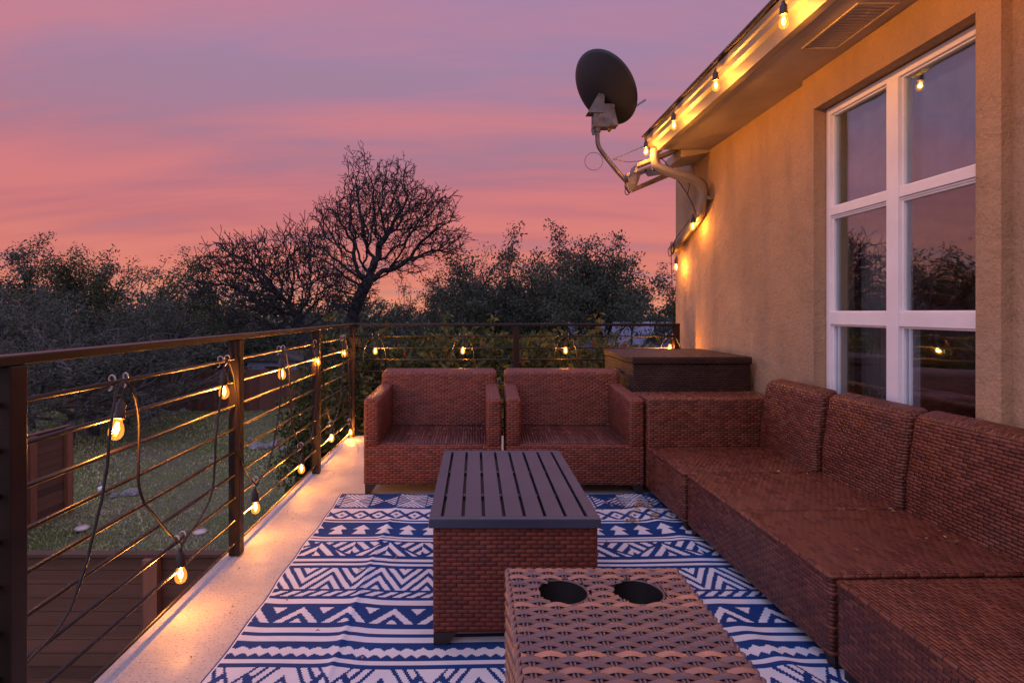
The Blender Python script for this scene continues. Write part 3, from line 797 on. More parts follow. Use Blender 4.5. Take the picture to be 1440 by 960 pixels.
# diamonds
m_ = band(.31,.45); v = (D2-.31)/.14; p = .105; tt = tri(U, p, .02); tt2 = 1-tt
dmd = np.abs(v-.5)*2
A = (np.abs(dmd-tt) > .28) & ~((dmd+tt) < .32) & ~((dmd+tt2) < .22)
put(m_, A.astype(float))
lines([(.44,.455)])
# pine triangles
m_ = band(.53,.66); v = (D2-.53)/.13; tt = 1-tri(U, .125, -.05)    # tt 0 at centre
A = np.where(v < .55, tt < v*1.5, tt < .25+ (v-.55)*.8) & ~((v > .5) & (v < .62) & (tt > .35))
put(m_, A.astype(float))
lines([(.70,.716), (.724,.750)])
# diagonal stripes in big triangles
m_ = band(.765,.925); v = (D2-.765)/.16; p = .34; f = ((U+.60)/p) % 1
up_ = np.abs(2*f-1) < v
s1_ = ((f*5.2 + v*1.6) % 1) < .52; s2_ = ((f*5.2 - v*1.6) % 1) < .52
A = np.where(up_, np.where(f < .5, s1_, s2_), np.where(f < .5, s2_, s1_)) & (np.abs(np.abs(2*f-1)-v) > .07)
put(m_, A.astype(float))
lines([(.955,.985), (1.005,1.030)])
# nested zigzag
m_ = band(1.05,1.255); v = (D2-1.05)/.205; tt = 1-tri(U, .213, -.421+.1065)
tt = tri(U, .213, -.421)          # 0 at peak
A = ((v*1.0 - tt*1.0)*2.35 + .12) % 1 < .56
put(m_, A.astype(float))
put(band(1.045,1.055), 0)
# rope
m_ = band(1.268,1.312); v = (D2-1.268)/.044; A = ((U/.058 + v*.85) % 1) < .55; put(m_, A.astype(float))
lines([(1.335,1.375)])
# chevron triangles
m_ = band(1.40,1.515); v = (D2-1.40)/.115; tt = tri(U, .182, -.315)
A = ((v > tt*1.05) & (v < tt*1.05+.38) ) | ((v > .72) & (tt < (v-.66)*.75))
A = A | ((v < .42) & ((1-tt) < (.42-v)*.8))
put(m_, A.astype(float))
lines([(1.545,1.578), (1.602,1.632)])
# jagged wave
m_ = band(1.66,1.722); v = (D2-1.66)/.062; j1 = .30*np.abs(((U/.052) % 1)*2-1); j2 = .30*np.abs(((U/.041+.3) % 1)*2-1)
A = (v > .05+j1) & (v < .98-j2); put(m_, A.astype(float))
lines([(1.738,1.762)])
# leaf band
m_ = band(1.78,2.2); v = (D2-1.78)/.34; tt = tri(U, .31, -.30)
A = (((np.abs(v*1.15-tt)*4.2) % 1) < .60) ; A = A & (np.abs((v*1.3+tt*1.0) - .95) > .09)
A = A | ((v < .25) & ((1-tt) < (.25-v)*1.3))
put(m_, A.astype(float))
put(D < .016, 0); put((U < X0+.012), 1); put((U < X0+.006), 0)
put(U > X1-.010, 1)
# heights: crease + waviness
gx = np.linspace(X0, X1, nx+1); gy = YB - np.arange(ny+1)*cs
GX, GY = np.meshgrid(gx, gy)
ZR = .007 + 0.0045*np.exp(-((GX+.475+.008*np.sin(GY*3))/.012)**2) + .002*np.exp(-((GX+.475)/.06)**2)
ZR += .0035*(1+np.sin(GY*7.3+GX*2.1))*np.exp(-((GX-X0)/.05)**2) 
ZR += .012*np.exp(-((GX-1.02-.05*np.sin(GY*5))/.05)**2)*(.5+.5*np.sin(GY*4.1+.7)) * (GX < 1.2)
ZR += .0010*np.sin(GX*9+GY*3)*np.sin(GY*6.1) + .0012
GXw = GX + .006*np.sin(GY*6.5)*np.exp(-((GX-X0)/.3)**2) + .003*np.sin(GY*17)*np.exp(-((GX-X0)/.1)**2)
GYw = GY + .006*np.sin(GX*7) + .008*np.exp(-((GX+.45)/.05)**2)
co = np.stack([GXw, GYw, ZR], -1).reshape(-1, 3)
me = bpy.data.meshes.new('rug')
idx = np.arange((nx+1)*(ny+1)).reshape(ny+1, nx+1)
q = np.stack([idx[:-1,:-1], idx[1:,:-1], idx[1:,1:], idx[:-1,1:]], -1).reshape(-1, 4)
me.vertices.add(len(co)); me.vertices.foreach_set('co', co.ravel().astype(np.float32))
me.loops.add(q.size); me.loops.foreach_set('vertex_index', q.ravel().astype(np.int32))
me.polygons.add(len(q)); me.polygons.foreach_set('loop_start', (np.arange(len(q))*4).astype(np.int32)); me.polygons.foreach_set('loop_total', np.full(len(q), 4, np.int32))
me.update(calc_edges=True)
me.polygons.foreach_set('use_smooth', np.ones(len(q), bool))
ra = me.attributes.new('pattern', 'FLOAT', 'FACE'); ra.data.foreach_set('value', col.ravel().astype(np.float32))
m, t, b = material('rug_weave')
a_ = t.new('ShaderNodeAttribute'); a_.attribute_name = 'pattern'; o = t.coord()
wh = t.mix(t.ramp(t.noise(o, 5, 5), [(.3,0),(.7,1)]), (.68,.67,.68), (.78,.77,.77))
bl = t.mix(t.ramp(t.noise(o, 4, 5), [(.3,0),(.7,1)]), (.008,.040,.160), (.013,.060,.215))
c = t.mix(a_.outputs['Fac'], bl, wh)
sp = t.new('ShaderNodeSeparateXYZ'); t.put(sp.inputs[0], o)
wv = t.math('SINE', t.math('MULTIPLY', sp.outputs[1], 2*math.pi/.0042))
c = t.mix(t.math('MULTIPLY_ADD', wv, .07, .07), c, (.03,.04,.10))
t.put(b.inputs['Base Color'], c); b.inputs['Roughness'].default_value = .8; b.inputs['Specular IOR Level'].default_value = .12
t.put(b.inputs['Normal'], t.bump(wv, .0012, .5))
me.materials.append(m)
rug = bpy.data.objects.new('rug', me); C.objects.link(rug); tag(rug, 'blue and white tribal patterned outdoor rug under the furniture', 'rug')

# leaf litter
def leaf_mesh(name, pts, size, mats, flat=.25):
    g = MB()
    for (p, s) in pts:
        a = random.uniform(0, 6.28); l = size*s; w_ = l*.42; u = Vector((math.cos(a), math.sin(a), random.uniform(-flat,flat))); v_ = Vector((-math.sin(a), math.cos(a), random.uniform(-flat,flat)))
        c_ = Vector(p); g.add([c_-u*l, c_-v_*w_+Vector((0,0,.004)), c_+u*l, c_+v_*w_+Vector((0,0,.006))], [(0,1,2,3)])
    return g.build(name, mats, fixn=False)
pts = []
for i in range(70): 
    a = random.gauss(.98,.09); b_ = random.gauss(3.36,.07)
    if a < 1.10 and b_ < 3.6: pts.append(((a, b_, .026), random.uniform(.4,1.2)))
for i in range(14): pts.append(((random.gauss(.87,.03), random.gauss(3.14,.02), .024), random.uniform(.5,1)))
for i in range(22): pts.append(((random.uniform(-1.1,-.9), random.uniform(1.9,5.2), .006), random.uniform(.25,.6)))
for i in range(25): pts.append(((random.uniform(-.8,1.05), random.uniform(1.2,3.5), .019), random.uniform(.3,.8)))
for i in range(40): pts.append(((random.choice([-.27,.65])+random.uniform(-.32,.32), random.choice([4.12,4.05,3.9])+random.uniform(0,.08), .328), random.uniform(.4,.9)))
for i in range(30): pts.append(((random.uniform(1.2,1.8), random.choice([2.44,3.02,random.uniform(1.9,3.5)]), .326), random.uniform(.3,.8)))
ll = leaf_mesh('leaf_litter', pts, 0.019, M['dryleaf']); tag(ll, 'small dry leaves and twigs scattered on rug and seats', 'leaf litter', kind='stuff')

# ------------------------------------------------------------------ SATELLITE DISH
YD = 5.3
sd = tag(empty('satellite_dish', at(884,266,YD)), 'dark grey satellite dish on a bent pole fixed beside the roof corner', 'satellite dish')
base = Vector(sd.location)
ctr = at(848.5,126,YD)
nrm_ = Vector((.730,.325,.602)).normalized()
g = MB(); prof = []
n = 48; rings = 12; RD = .366; vs = []
q = nrm_.to_track_quat('Z','Y').to_matrix()
for i in range(rings+1):
    r_ = RD*i/rings; h = .075*(r_/RD)**2 - .05
    for j in range(n):
        a = 2*math.pi*j/n; vs.append(ctr - base + q @ Vector((r_*math.cos(a), r_*math.sin(a), h)))
for i in range(rings+1):
    r_ = RD*i/rings; h = .075*(r_/RD)**2 - .044
    for j in range(n):
        a = 2*math.pi*j/n; vs.append(ctr - base + q @ Vector((r_*math.cos(a)*.995, r_*math.sin(a)*.995, h)))
K = (rings+1)*n
fs = [(i*n+j, i*n+(j+1)%n, (i+1)*n+(j+1)%n, (i+1)*n+j) for i in range(rings) for j in range(n)]
fs += [tuple(k+K for k in f) for f in fs]
fs += [(rings*n+j, rings*n+(j+1)%n, K+rings*n+(j+1)%n, K+rings*n+j) for j in range(n)]
g.add(vs, fs); o = g.build('reflector', M['dish'], sd, smooth=True)
def dl(px, py, dY=0): return at(px, py, YD+dY) - base
# mast
g = MB(); P = smooth_path([dl(840,172,.02), dl(840,190), dl(841,203), dl(846,213), dl(856,226), dl(870,243), dl(882,256)], 6); g.tube(P, .021, 12); g.build('mast', M['bracket'], sd, smooth=True)
# back bracket
hub = ctr - base - nrm_*.06
g = MB()
poly = [(-.07,.16),(.05,.17),(.10,.02),(.08,-.13),(-.05,-.12),(-.09,0)]
vs = [Vector((a*.8, b_*.8, 0)) for a, b_ in poly]
dn = dl(843,150,-.01)
qm = Matrix.Rotation(R(-12), 3, 'Y')
for (px0,py0,px1,py1,w0,w1) in ((846,132,838,158,.03,.075),(850,146,846,178,.10,.07),(856,150,862,176,.05,.05)):
    a = dl(px0,py0,-.03); b_ = dl(px1,py1,-.05)
    g.add([a+Vector((-w0,0,0)), a+Vector((w0,0,0)), b_+Vector((w1,0,0)), b_+Vector((-w1,0,0)), a+Vector((-w0,.10,0)), a+Vector((w0,.10,0)), b_+Vector((w1,.12,0)), b_+Vector((-w1,.12,0))],
          [(0,1,2,3),(4,5,6,7),(0,1,5,4),(1,2,6,5),(2,3,7,6),(3,0,4,7)])
g.tube([dl(840,168,0), dl(840,186,0)], .032, 12)
g.tube([dl(833,172,0), dl(852,172,0)], .014, 8); g.tube([dl(833,182,-.02), dl(835,190,-.02)], .014, 8)
g.tube([dl(846,160,-.08), dl(836,176,-.06)], .006, 6)
g.tube([dl(849,176,.05), dl(858,184,.08)], .018, 8)
for (a, b_) in ((843,132),(862,150),(842,165),(850,166),(861,172)): g.tube([dl(a,b_,-.09), dl(a,b_,-.04)], .007, 6)
g.build('bracket', M['bracket'], sd)
# feed arm poking past the rim
g = MB(); g.tube([dl(868,170,.15), dl(890,152,.42), dl(907,141,.55)], .012, 8); g.build('feed_arm', M['galv'], sd, smooth=True)
# foot: perforated gusset to the wall
g = MB()
A0, A1, A2, A3 = dl(882,240,0), dl(884,268,0), dl(948,246,.25), dl(905,238,.1)
def plate(pts, th, m=0):
    k = len(pts); o = Vector((0,th,0)); g.add(list(pts)+[p+o for p in pts], [tuple(range(k)), tuple(range(2*k-1,k-1,-1))]+[(i,(i+1)%k,k+(i+1)%k,k+i) for i in range(k)])
plate([dl(881,244), dl(896,240), dl(894,262), dl(886,271), dl(880,262)], .05)
plate([dl(888,268,.01), dl(896,240,.01), dl(915,233,.05), dl(917,239,.05), dl(901,246,.02), dl(894,266,.01)], .02)
plate([dl(888,271,.0), dl(894,262,.0), dl(948,238,.3), dl(948,246,.3)], .02)
plate([dl(905,240,.03), dl(948,236,.3), dl(948,243,.3), dl(912,248,.05)], .015)
for px_, py_ in ((908,240),(920,239),(929,242)): g.tube([dl(px_,py_,-.02), dl(px_,py_,0.0)], .013, 10, m=1)
g.build('mount', [M['galv'], M['black_plastic']], sd)
g = MB(); g.tube([dl(862,224,0), dl(905,206,.05)], .006, 6); g.tube([dl(862,224,0), dl(884,228,.02), dl(905,226,.1)], .005, 6); g.build('strut', M['galv'], sd)
g = MB(); c0 = dl(835,227,-.02); g.tube([c0+Vector((.083*math.cos(2*math.pi*i/40),0,.082*math.sin(2*math.pi*i/40))) for i in range(41)], .0022, 6)
g.tube(smooth_path([dl(880,262,-.03), dl(879,271,-.03), dl(883,274,-.03), dl(888,268,-.03)],5), .004, 6)
g.build('cable', M['cord'], sd, smooth=True)

# ------------------------------------------------------------------ YARD
def fence_h(name, p0, p1, ztop, label, posts, th=.03, mat='cedar', flip=-1):
    p0 = Vector(p0); p1 = Vector(p1); L_ = (p1-p0).length; a = math.atan2(p1.y-p0.y, p1.x-p0.x)
    r = empty(name, (p0.x, p0.y, GZ), a); tag(r, label, 'fence')
    g = MB(); n_ = 13; H_ = ztop-GZ; bh = H_/n_
    for i in range(n_): 
        off = random.uniform(-.003,.003)
        g.box(0, L_, off, th+off, i*bh+.004, (i+1)*bh-.003)
    g.box(-.01, L_+.01, -.03, .07, H_+.001, H_+.03)
    g.build('panel', M[mat], r)
    for x_ in posts:
        g = MB(); g.box(x_-.075, x_+.075, -.085, -.006, -.05, H_-.004); g.build('post', M['cedar_post'], r)
    return r
fence_h('wooden_fence', (-9.0,5.6), (-.8,5.6), -1.23, 'near horizontal board cedar fence below the deck edge', [1.2, 3.5, 5.84, 7.9])
fence_h('wooden_fence', (-8.82,5.75), (-8.44,11.85), -1.20, 'side cedar fence panel at left that ends on the lawn', [1.1, 3.1, 5.12, 6.03])
fb_ = empty('wooden_fence', (-21, 24.4, GZ)); tag(fb_, 'far reddish vertical board fence under the grey oaks', 'fence')
g = MB()
for i in range(92): g.box(i*.15, i*.15+.142, 0, .02, 0, 1.72+random.uniform(-.02,.02))
g.build('panel', M['cedar_far'], fb_)
for i in range(6):
    g = MB(); g.box(i*2.4, i*2.4+.1, .03, .13, 0, 1.75); g.build('post', M['cedar_post'], fb_)

# rocks
def rock_mesh():
    bm = bmesh.new(); bmesh.ops.create_icosphere(bm, subdivisions=2, radius=1)
    s_ = random.uniform(0,100)
    from mathutils import noise
    for v in bm.verts:
        v.co *= 1 + .35*noise.noise(v.co*1.3+Vector((s_,0,0))); v.co.z *= .8
    me = bpy.data.meshes.new('rock'); bm.to_mesh(me); bm.free(); me.materials.append(M['rock']); return me
rms = [rock_mesh() for _ in range(5)]
rocks = [(222,578,1.6),(214,583,1.0),(206,584,.8),(231,579,.9),(236,570,2.0),(244,582,.8),(258,577,1.3),(266,572,1.5),(272,571,1.1),(196,586,.6),(108,612,1.2),
         (150,696,.5),(184,695,1.1),(348,556,.8),(356,551,1),(365,560,.9),(374,552,.9),(385,549,1.1),(392,556,.7),(362,628,1.7),(374,627,1.0),(386,625,1.3),(404,607,1.0),(412,612,.7),(398,630,.8),
         (437,627,1.8),(446,624,.9),(352,618,.7),(470,545,1),(476,549,.8),(161,700,.6),(300,640,.5),(330,600,.5),(395,585,.5),(200,640,.4),(120,660,.4)]
ORD = ['first','second','third','fourth','fifth','sixth','seventh','eighth','ninth','tenth','eleventh','twelfth','thirteenth','fourteenth','fifteenth','sixteenth','seventeenth','eighteenth','nineteenth','twentieth']
rocks.sort(); cnt = {}
for i, (px, py, s_) in enumerate(rocks):
    Y = (HC-GZ)*FP/(py-VY); o = bpy.data.objects.new('rock', rms[i % 5]); C.objects.link(o)
    p = at(px, py, Y); o.location = (p.x, p.y, gz(p.x, p.y)+.03); sc = .15*s_; o.scale = (sc*random.uniform(.9,1.4), sc, sc*random.uniform(.7,1.1)); o.rotation_euler = (0,0,random.uniform(0,6))
    where = 'in the row before the far fence' if px < 280 and py < 590 else ('by the trunk of the bare tree' if px > 330 else 'lying alone on the lawn')
    q_ = cnt[where] = cnt.get(where, -1) + 1; size = 'large' if s_ >= 1.5 else ('small' if s_ < .85 else 'medium')
    tag(o, size + ' pale rock, ' + ORD[q_] + ' from left ' + where, 'rock', 'pale rocks ' + where)
# lawn discs
g = MB(); g.lathe([(.0001,.05),(.10,.045),(.125,.02),(.12,0)], 20); 
for i, (px, lab) in enumerate([(115,'white round lawn lid nearer the side fence panel'), (281,'white round lawn lid nearer the railing post')]):
    p = at(px, 752, (HC-GZ)*FP/(752-VY))
    if i == 0: o = g.build('ground_light', M['clip'], smooth=True)
    else: o = o.copy(); C.objects.link(o)
    o.location = (p.x, p.y, gz(p.x,p.y)+.02); tag(o, lab, 'ground light', 'white round lids set in the lawn')
p = at(143,702,(HC-GZ)*FP/(702-VY)); r_ = tag(empty('path_light', (p.x,p.y,gz(p.x,p.y))), 'small white stake light standing in the grass', 'path light')
g = MB(); g.tube([(0,0,0),(0,0,.15)], .02, 8); g.build('stake', M['white_trim'], r_)
g = MB(); g.lathe([(.0001,.27),(.08,.24),(.06,.15),(.03,.14)], 12); g.build('lamp_head', M['white_trim'], r_, smooth=True)

# neighbour house + shed
nh = tag(empty('neighbour_house', (8.6, 24, GZ)), 'low pale house with a grey metal roof behind the far railing end', 'house')
g = MB(); g.box(-4.2, 4.2, -1.5, 3.5, 0, 2.7); g.build('wall', M['stucco'], nh)
m_roof = simple('metal_roof', (.20,.23,.32), .45, .2)
g = MB(); g.prism([(-2.0,2.65),(-2.05,2.74),(1,3.75),(4.05,2.74),(4.0,2.65)], -4.6, 4.6, 'x'); g.build('roof', m_roof, nh)
for i in range(3):
    g = MB(); g.box(-3+i*2.6, -1.9+i*2.6, -1.53, -1.505, 1.0, 2.1); g.build('window', M['black_plastic'], nh)
sh_ = tag(empty('shed', (-9.1, 25.5, GZ)), 'small pale blue grey shed beyond the lawn beside the bare tree', 'shed')
g = MB(); g.box(-1.1,1.1,0,2,0,2.0); g.build('wall', simple('shed_paint', (.22,.25,.34), .7), sh_)
g = MB(); g.prism([(-1.3,2.0),(0,2.5),(1.3,2.0)], -.15, 2.15); g.build('roof', M['shingle'], sh_)
g = MB(); g.box(-.3,.4,-.03,-.005,.05,1.75); g.build('door', M['dark_wood'], sh_)

# ------------------------------------------------------------------ TREES
def skeleton(seed, H, spread, levels, trunk_r, lean=(0,0), kids=(4,4,4,4), fork=.35, up=.35, curl=.35, droop=0, ratio=.62, trunk_frac=.35):
    rd = random.Random(seed); segs = []; tips = []
    def rv(): return Vector((rd.gauss(0,1), rd.gauss(0,1), rd.gauss(0,1)))
    def grow(p, d, L, r, lev):
        ns = (7,6,5,4,3,3)[lev]; pts = [p.copy()]; rad = [r]; q = p.copy(); dd_ = d.normalized()
        for i in range(ns):
            dd_ = (dd_ + rv()*curl*(.35 if lev == 0 else .55)/math.sqrt(ns)*1.3 + Vector((0,0,up*.12 - droop*.1*(lev > 1)))).normalized()
            q = q + dd_*L/ns; pts.append(q.copy()); rad.append(r*(1-(.45 if lev < levels-1 else .75)*(i+1)/ns))
        segs.append((pts, rad, lev))
        if lev >= levels-1: tips.append((pts[-1], lev)); tips.append((pts[len(pts)//2], lev)); return
        k = kids[lev]
        for j in range(k):
            tpar = rd.uniform(.45 if lev == 0 else .25, 1) if j else 1.0
            if lev == 0: tpar = rd.uniform(.75,1)
            i0 = min(ns, max(1, int(round(tpar*ns)))); b0 = pts[i0]
            ax = (pts[i0]-pts[i0-1]).normalized(); side = rv(); side = (side - ax*side.dot(ax)).normalized()
            if lev == 0:
                a = 2*math.pi*(j+rd.random()*.6)/k; side = Vector((math.cos(a), math.sin(a), 0))
            ang = rd.uniform(.45,.95) if lev else rd.uniform(.55,1.05)*spread
            nd = (ax*math.cos(ang) + side*math.sin(ang) + Vector((0,0,up*.3))).normalized()
            grow(b0, nd, L*(ratio if lev else rd.uniform(.9,1.15)*(1-trunk_frac)/trunk_frac*.55)*rd.uniform(.8,1.15), rad[i0]*rd.uniform(.55,.75), lev+1)
    grow(Vector((0,0,-.1)), Vector((lean[0], lean[1], 1)), H*trunk_frac, trunk_r, 0)
    zmax = max(p.z for s_ in segs for p in s_[0]); k = H/zmax
    segs = [([p*k for p in a], b_, c_) for a, b_, c_ in segs]; tips = [(p*k, l) for p, l in tips]
    return segs, tips
def shape_to(sg, tp, H, x0, x1, ysc=.8):
    '''shear and scale the skeleton so that its crown spans x0..x1'''
    xs_ = sorted(p.x for p, l in tp if p.z > H*.45); zs_ = sorted(p.z for p, l in tp); zm = zs_[len(zs_)//2]
    a0 = xs_[int(len(xs_)*.015)]; a1 = xs_[int(len(xs_)*.985)]
    k = (x1-x0)/(a1-a0); off = (x0+x1)/2 - k*(a0+a1)/2
    def f(p):
        u = max(0, min(1, (p.z/zm))); u = u*u*(3-2*u)
        kk = 1+(k-1)*min(1, p.z/(zm*.6)) if p.z > 0 else 1
        return Vector((p.x*kk + off*u, p.y*ysc, p.z))
    return [([f(p) for p in a], b_, c_) for a, b_, c_ in sg], [(f(p), l) for p, l in tp]
def wood_mesh(name, segs, mat, minr=.006):
    g = MB()
    for pts, rad, lev in segs:
        g.tube(pts, [max(minr, r_) for r_ in rad], (9,6,5,3,3,3)[lev], False)
    o = g.build(name, mat, smooth=True, fixn=False); me = o.data; bpy.data.objects.remove(o); return me
def foliage_mesh(name, centres, per, rad, size, mat, seed=0, flat=.7):
    rg = np.random.default_rng(seed); cs_ = np.repeat(np.array(centres), per, 0); n_ = len(cs_)
    off = rg.normal(0, 1, (n_,3)); off /= np.linalg.norm(off, axis=1)[:,None]; off *= (rg.random((n_,1))**.5)*rad; off[:,2] *= flat
    P = cs_ + off
    a = rg.normal(0,1,(n_,3)); a /= np.linalg.norm(a, axis=1)[:,None]
    b_ = rg.normal(0,1,(n_,3)); b_ -= a*(a*b_).sum(1)[:,None]; b_ /= np.linalg.norm(b_, axis=1)[:,None]
    s_ = size*rg.uniform(.6,1.3,(n_,1))
    V = np.stack([P-a*s_, P-b_*s_*.42+a*s_*.1, P+a*s_, P+b_*s_*.42+a*s_*.1], 1).reshape(-1,3)
    me = bpy.data.meshes.new(name)
    me.vertices.add(len(V)); me.vertices.foreach_set('co', V.ravel().astype(np.float32))
    me.loops.add(n_*4); me.loops.foreach_set('vertex_index', np.arange(n_*4, dtype=np.int32))
    me.polygons.add(n_); me.polygons.foreach_set('loop_start', (np.arange(n_)*4).astype(np.int32)); me.polygons.foreach_set('loop_total', np.full(n_,4,np.int32))
    me.update(calc_edges=True)
    at_ = me.attributes.new('tint','FLOAT','FACE'); at_.data.foreach_set('value', (rg.random(n_)).astype(np.float32))
    me.materials.append(mat); return me
def tree_thing(name, label, cat, loc, rz, sc, tm, fm, group=None):
    r = empty(name, loc, rz); r.scale = sc; tag(r, label, cat, group)
    a = bpy.data.objects.new('trunk', tm); C.objects.link(a); a.parent = r
    if fm: b_ = bpy.data.objects.new('crown', fm); C.objects.link(b_); b_.parent = r
    return r
def gloc(px, Y): x_ = (px-VX)*Y/FP; return (x_, Y, gz(x_, Y) if Y < 45 else GZ)

def colonize(seed, trunk, blobs, natt, step=.17, infl=1.6, kill=.30, tipr=.0110, expo=2.35, iters=140):
    rg = np.random.default_rng(seed); A = []
    for (c_, r_, w_) in blobs:
        n_ = int(natt*w_); q = rg.normal(0,1,(n_,3)); q /= np.linalg.norm(q,axis=1)[:,None]; q *= rg.random((n_,1))**(1/2.6)
        A.append(np.array(c_) + q*np.array(r_))
    A = np.concatenate(A); P = []; par = []
    tr = smooth_path(trunk, 6)
    for p in tr: P.append(np.array(p)); par.append(len(P)-2)
    P = list(P); alive = np.ones(len(A), bool)
    near = np.full(len(A), 1e9); nid = np.zeros(len(A), int)
    def upd(i0):
        for i in range(i0, len(P)):
            d_ = np.linalg.norm(A-P[i], axis=1); m_ = d_ < near; near[m_] = d_[m_]; nid[m_] = i
    upd(0)
    for it in range(iters):
        act = alive & (near < (infl if it > 12 else 9))
        if not act.any(): break
        acc = {}
        for k_ in np.nonzero(act)[0]:
            i = nid[k_]; v_ = A[k_]-P[i]; acc.setdefault(i, []).append(v_/ (np.linalg.norm(v_)+1e-6))
        i0 = len(P)
        for i, vs_ in acc.items():
            d_ = np.sum(vs_, 0); d_ = d_/(np.linalg.norm(d_)+1e-6) + rg.normal(0,.36,3)
            if par[i] >= 0: pd = P[i]-P[par[i]]; d_ = d_ + .45*pd/(np.linalg.norm(pd)+1e-6)
            d_ /= np.linalg.norm(d_)+1e-6
            P.append(P[i]+d_*step); par.append(i)
        upd(i0); alive &= near > kill
        if len(P) > 12000: break
    n_ = len(P); kids = [[] for _ in range(n_)]
    for i, q in enumerate(par):
        if q >= 0: kids[q].append(i)
    rad = np.zeros(n_)
    for i in range(n_-1, -1, -1):
        rad[i] = tipr if not kids[i] else max(tipr, sum(rad[k_]**expo for k_ in kids[i])**(1/expo))
    segs = []; tips = []
    def walk(i, prev):
        stack = [(i, prev)]
        while stack:
            i, prev = stack.pop(); pts = [] if prev < 0 else [P[prev]]; rr_ = [] if prev < 0 else [min(rad[prev], rad[i]*1.25)]
            while True:
                pts.append(P[i]); rr_.append(rad[i])
                if not kids[i]: tips.append((Vector(P[i]), 5)); break
                ks = sorted(kids[i], key=lambda k_: -rad[k_])
                for k_ in ks[1:]: stack.append((k_, i))
                i = ks[0]
            if len(pts) > 1: segs.append(([Vector(p) for p in pts], rr_, 1 if max(rr_) > .10 else (2 if max(rr_) > .04 else 3)))
    walk(0, -1)
    rd = random.Random(seed); extra = []
    for i in range(n_):
        if rad[i] < .05 and rd.random() < .95:
            p = Vector(P[i]); q = par[i]; ax = Vector(P[i]-P[q]).normalized() if q >= 0 else Vector((0,0,1))
            for _ in range(rd.choice((1,1,2))):
                d_ = (ax*.7 + Vector((rd.gauss(0,.6), rd.gauss(0,.6), rd.gauss(.15,.5)))).normalized(); l_ = rd.uniform(.15,.50)
                m_ = p + d_*l_*.5 + Vector((rd.gauss(0,.03), rd.gauss(0,.03), rd.gauss(0,.03))); e2 = m_ + (d_+Vector((rd.gauss(0,.3), rd.gauss(0,.3), .2))).normalized()*l_*.5
                extra.append(([p, m_, e2], [tipr*.8, tipr*.7, tipr*.5], 4)); 
                if rd.random() < .5: tips.append((m_, 5))
                if rd.random() < .35: tips.append((e2, 5))
    return segs+extra, tips
# two bare trees
sg, tp = colonize(3, [(0,0,-.2),(-.08,0,1.2),(.05,.05,2.6),(.12,0,3.9),(.5,0,4.9),(.85,0,5.5)], [((1.3,0,8.3),(1.9,1.8,1.7),.28), ((-.3,.3,8.0),(1.5,1.2,1.1),.14), ((3.2,-.2,8.2),(1.4,1.4,1.2),.16), ((.4,0,9.7),(.7,.7,1.4),.05), ((1.9,.2,9.7),(1.0,.9,.9),.07), ((3.9,.1,7.1),(1.2,1.0,.7),.08), ((-1.2,.2,6.6),(1.1,1.1,1.0),.08), ((.0,-.3,5.2),(1.3,1.2,1.3),.12), ((2.3,.3,6.3),(1.1,1,.8),.05)], 5000, kill=.215, expo=2.08)
tm = wood_mesh('bare_big', sg, M['bark'], .012)
cl = [p for p, l in tp[::2]] 
fm = foliage_mesh('bare_big_leaf', cl, 2, .08, .05, M['leaf_dark'], 3)
low = [p for p, l in tp if 3.0 < p.z < 6.2 and abs(p.x) < 2.2][:60]
tree_thing('bare_tree', 'tallest bare tree with a fan of thin twigs above the railing corner', 'tree', gloc(492,24), 0, (1,1,1), tm, fm, 'bare twiggy trees')
sg, tp = colonize(9, [(0,0,-.2),(-.05,0,1.3),(.05,0,2.6),(-.15,0,3.5),(-.35,0,4.2)], [((-1.2,0,5.4),(1.5,1.5,1.4),.45), ((-2.5,.2,5.7),(1.1,1.0,1.0),.22), ((-3.2,0,5.0),(.7,.7,.4),.06), ((-.1,-.2,6.2),(.8,.8,.9),.10), ((.5,.3,5.0),(.8,.9,.8),.10), ((-1.4,0,4.1),(1.9,1.2,.5),.09)], 2700, step=.13, infl=1.2, kill=.19, tipr=.0085, expo=2.15)
tm2 = wood_mesh('bare_small', sg, M['bark'], .011)
cl = [p for p, l in tp[::3]]
fm2 = foliage_mesh('bare_small_leaf', cl, 2, .07, .038, M['leaf_dark'], 4)
tree_thing('bare_tree', 'smaller bare tree with a thick dark trunk just left of the tallest one', 'tree', gloc(433,17.6), 0, (1,1,1), tm2, fm2, 'bare twiggy trees')
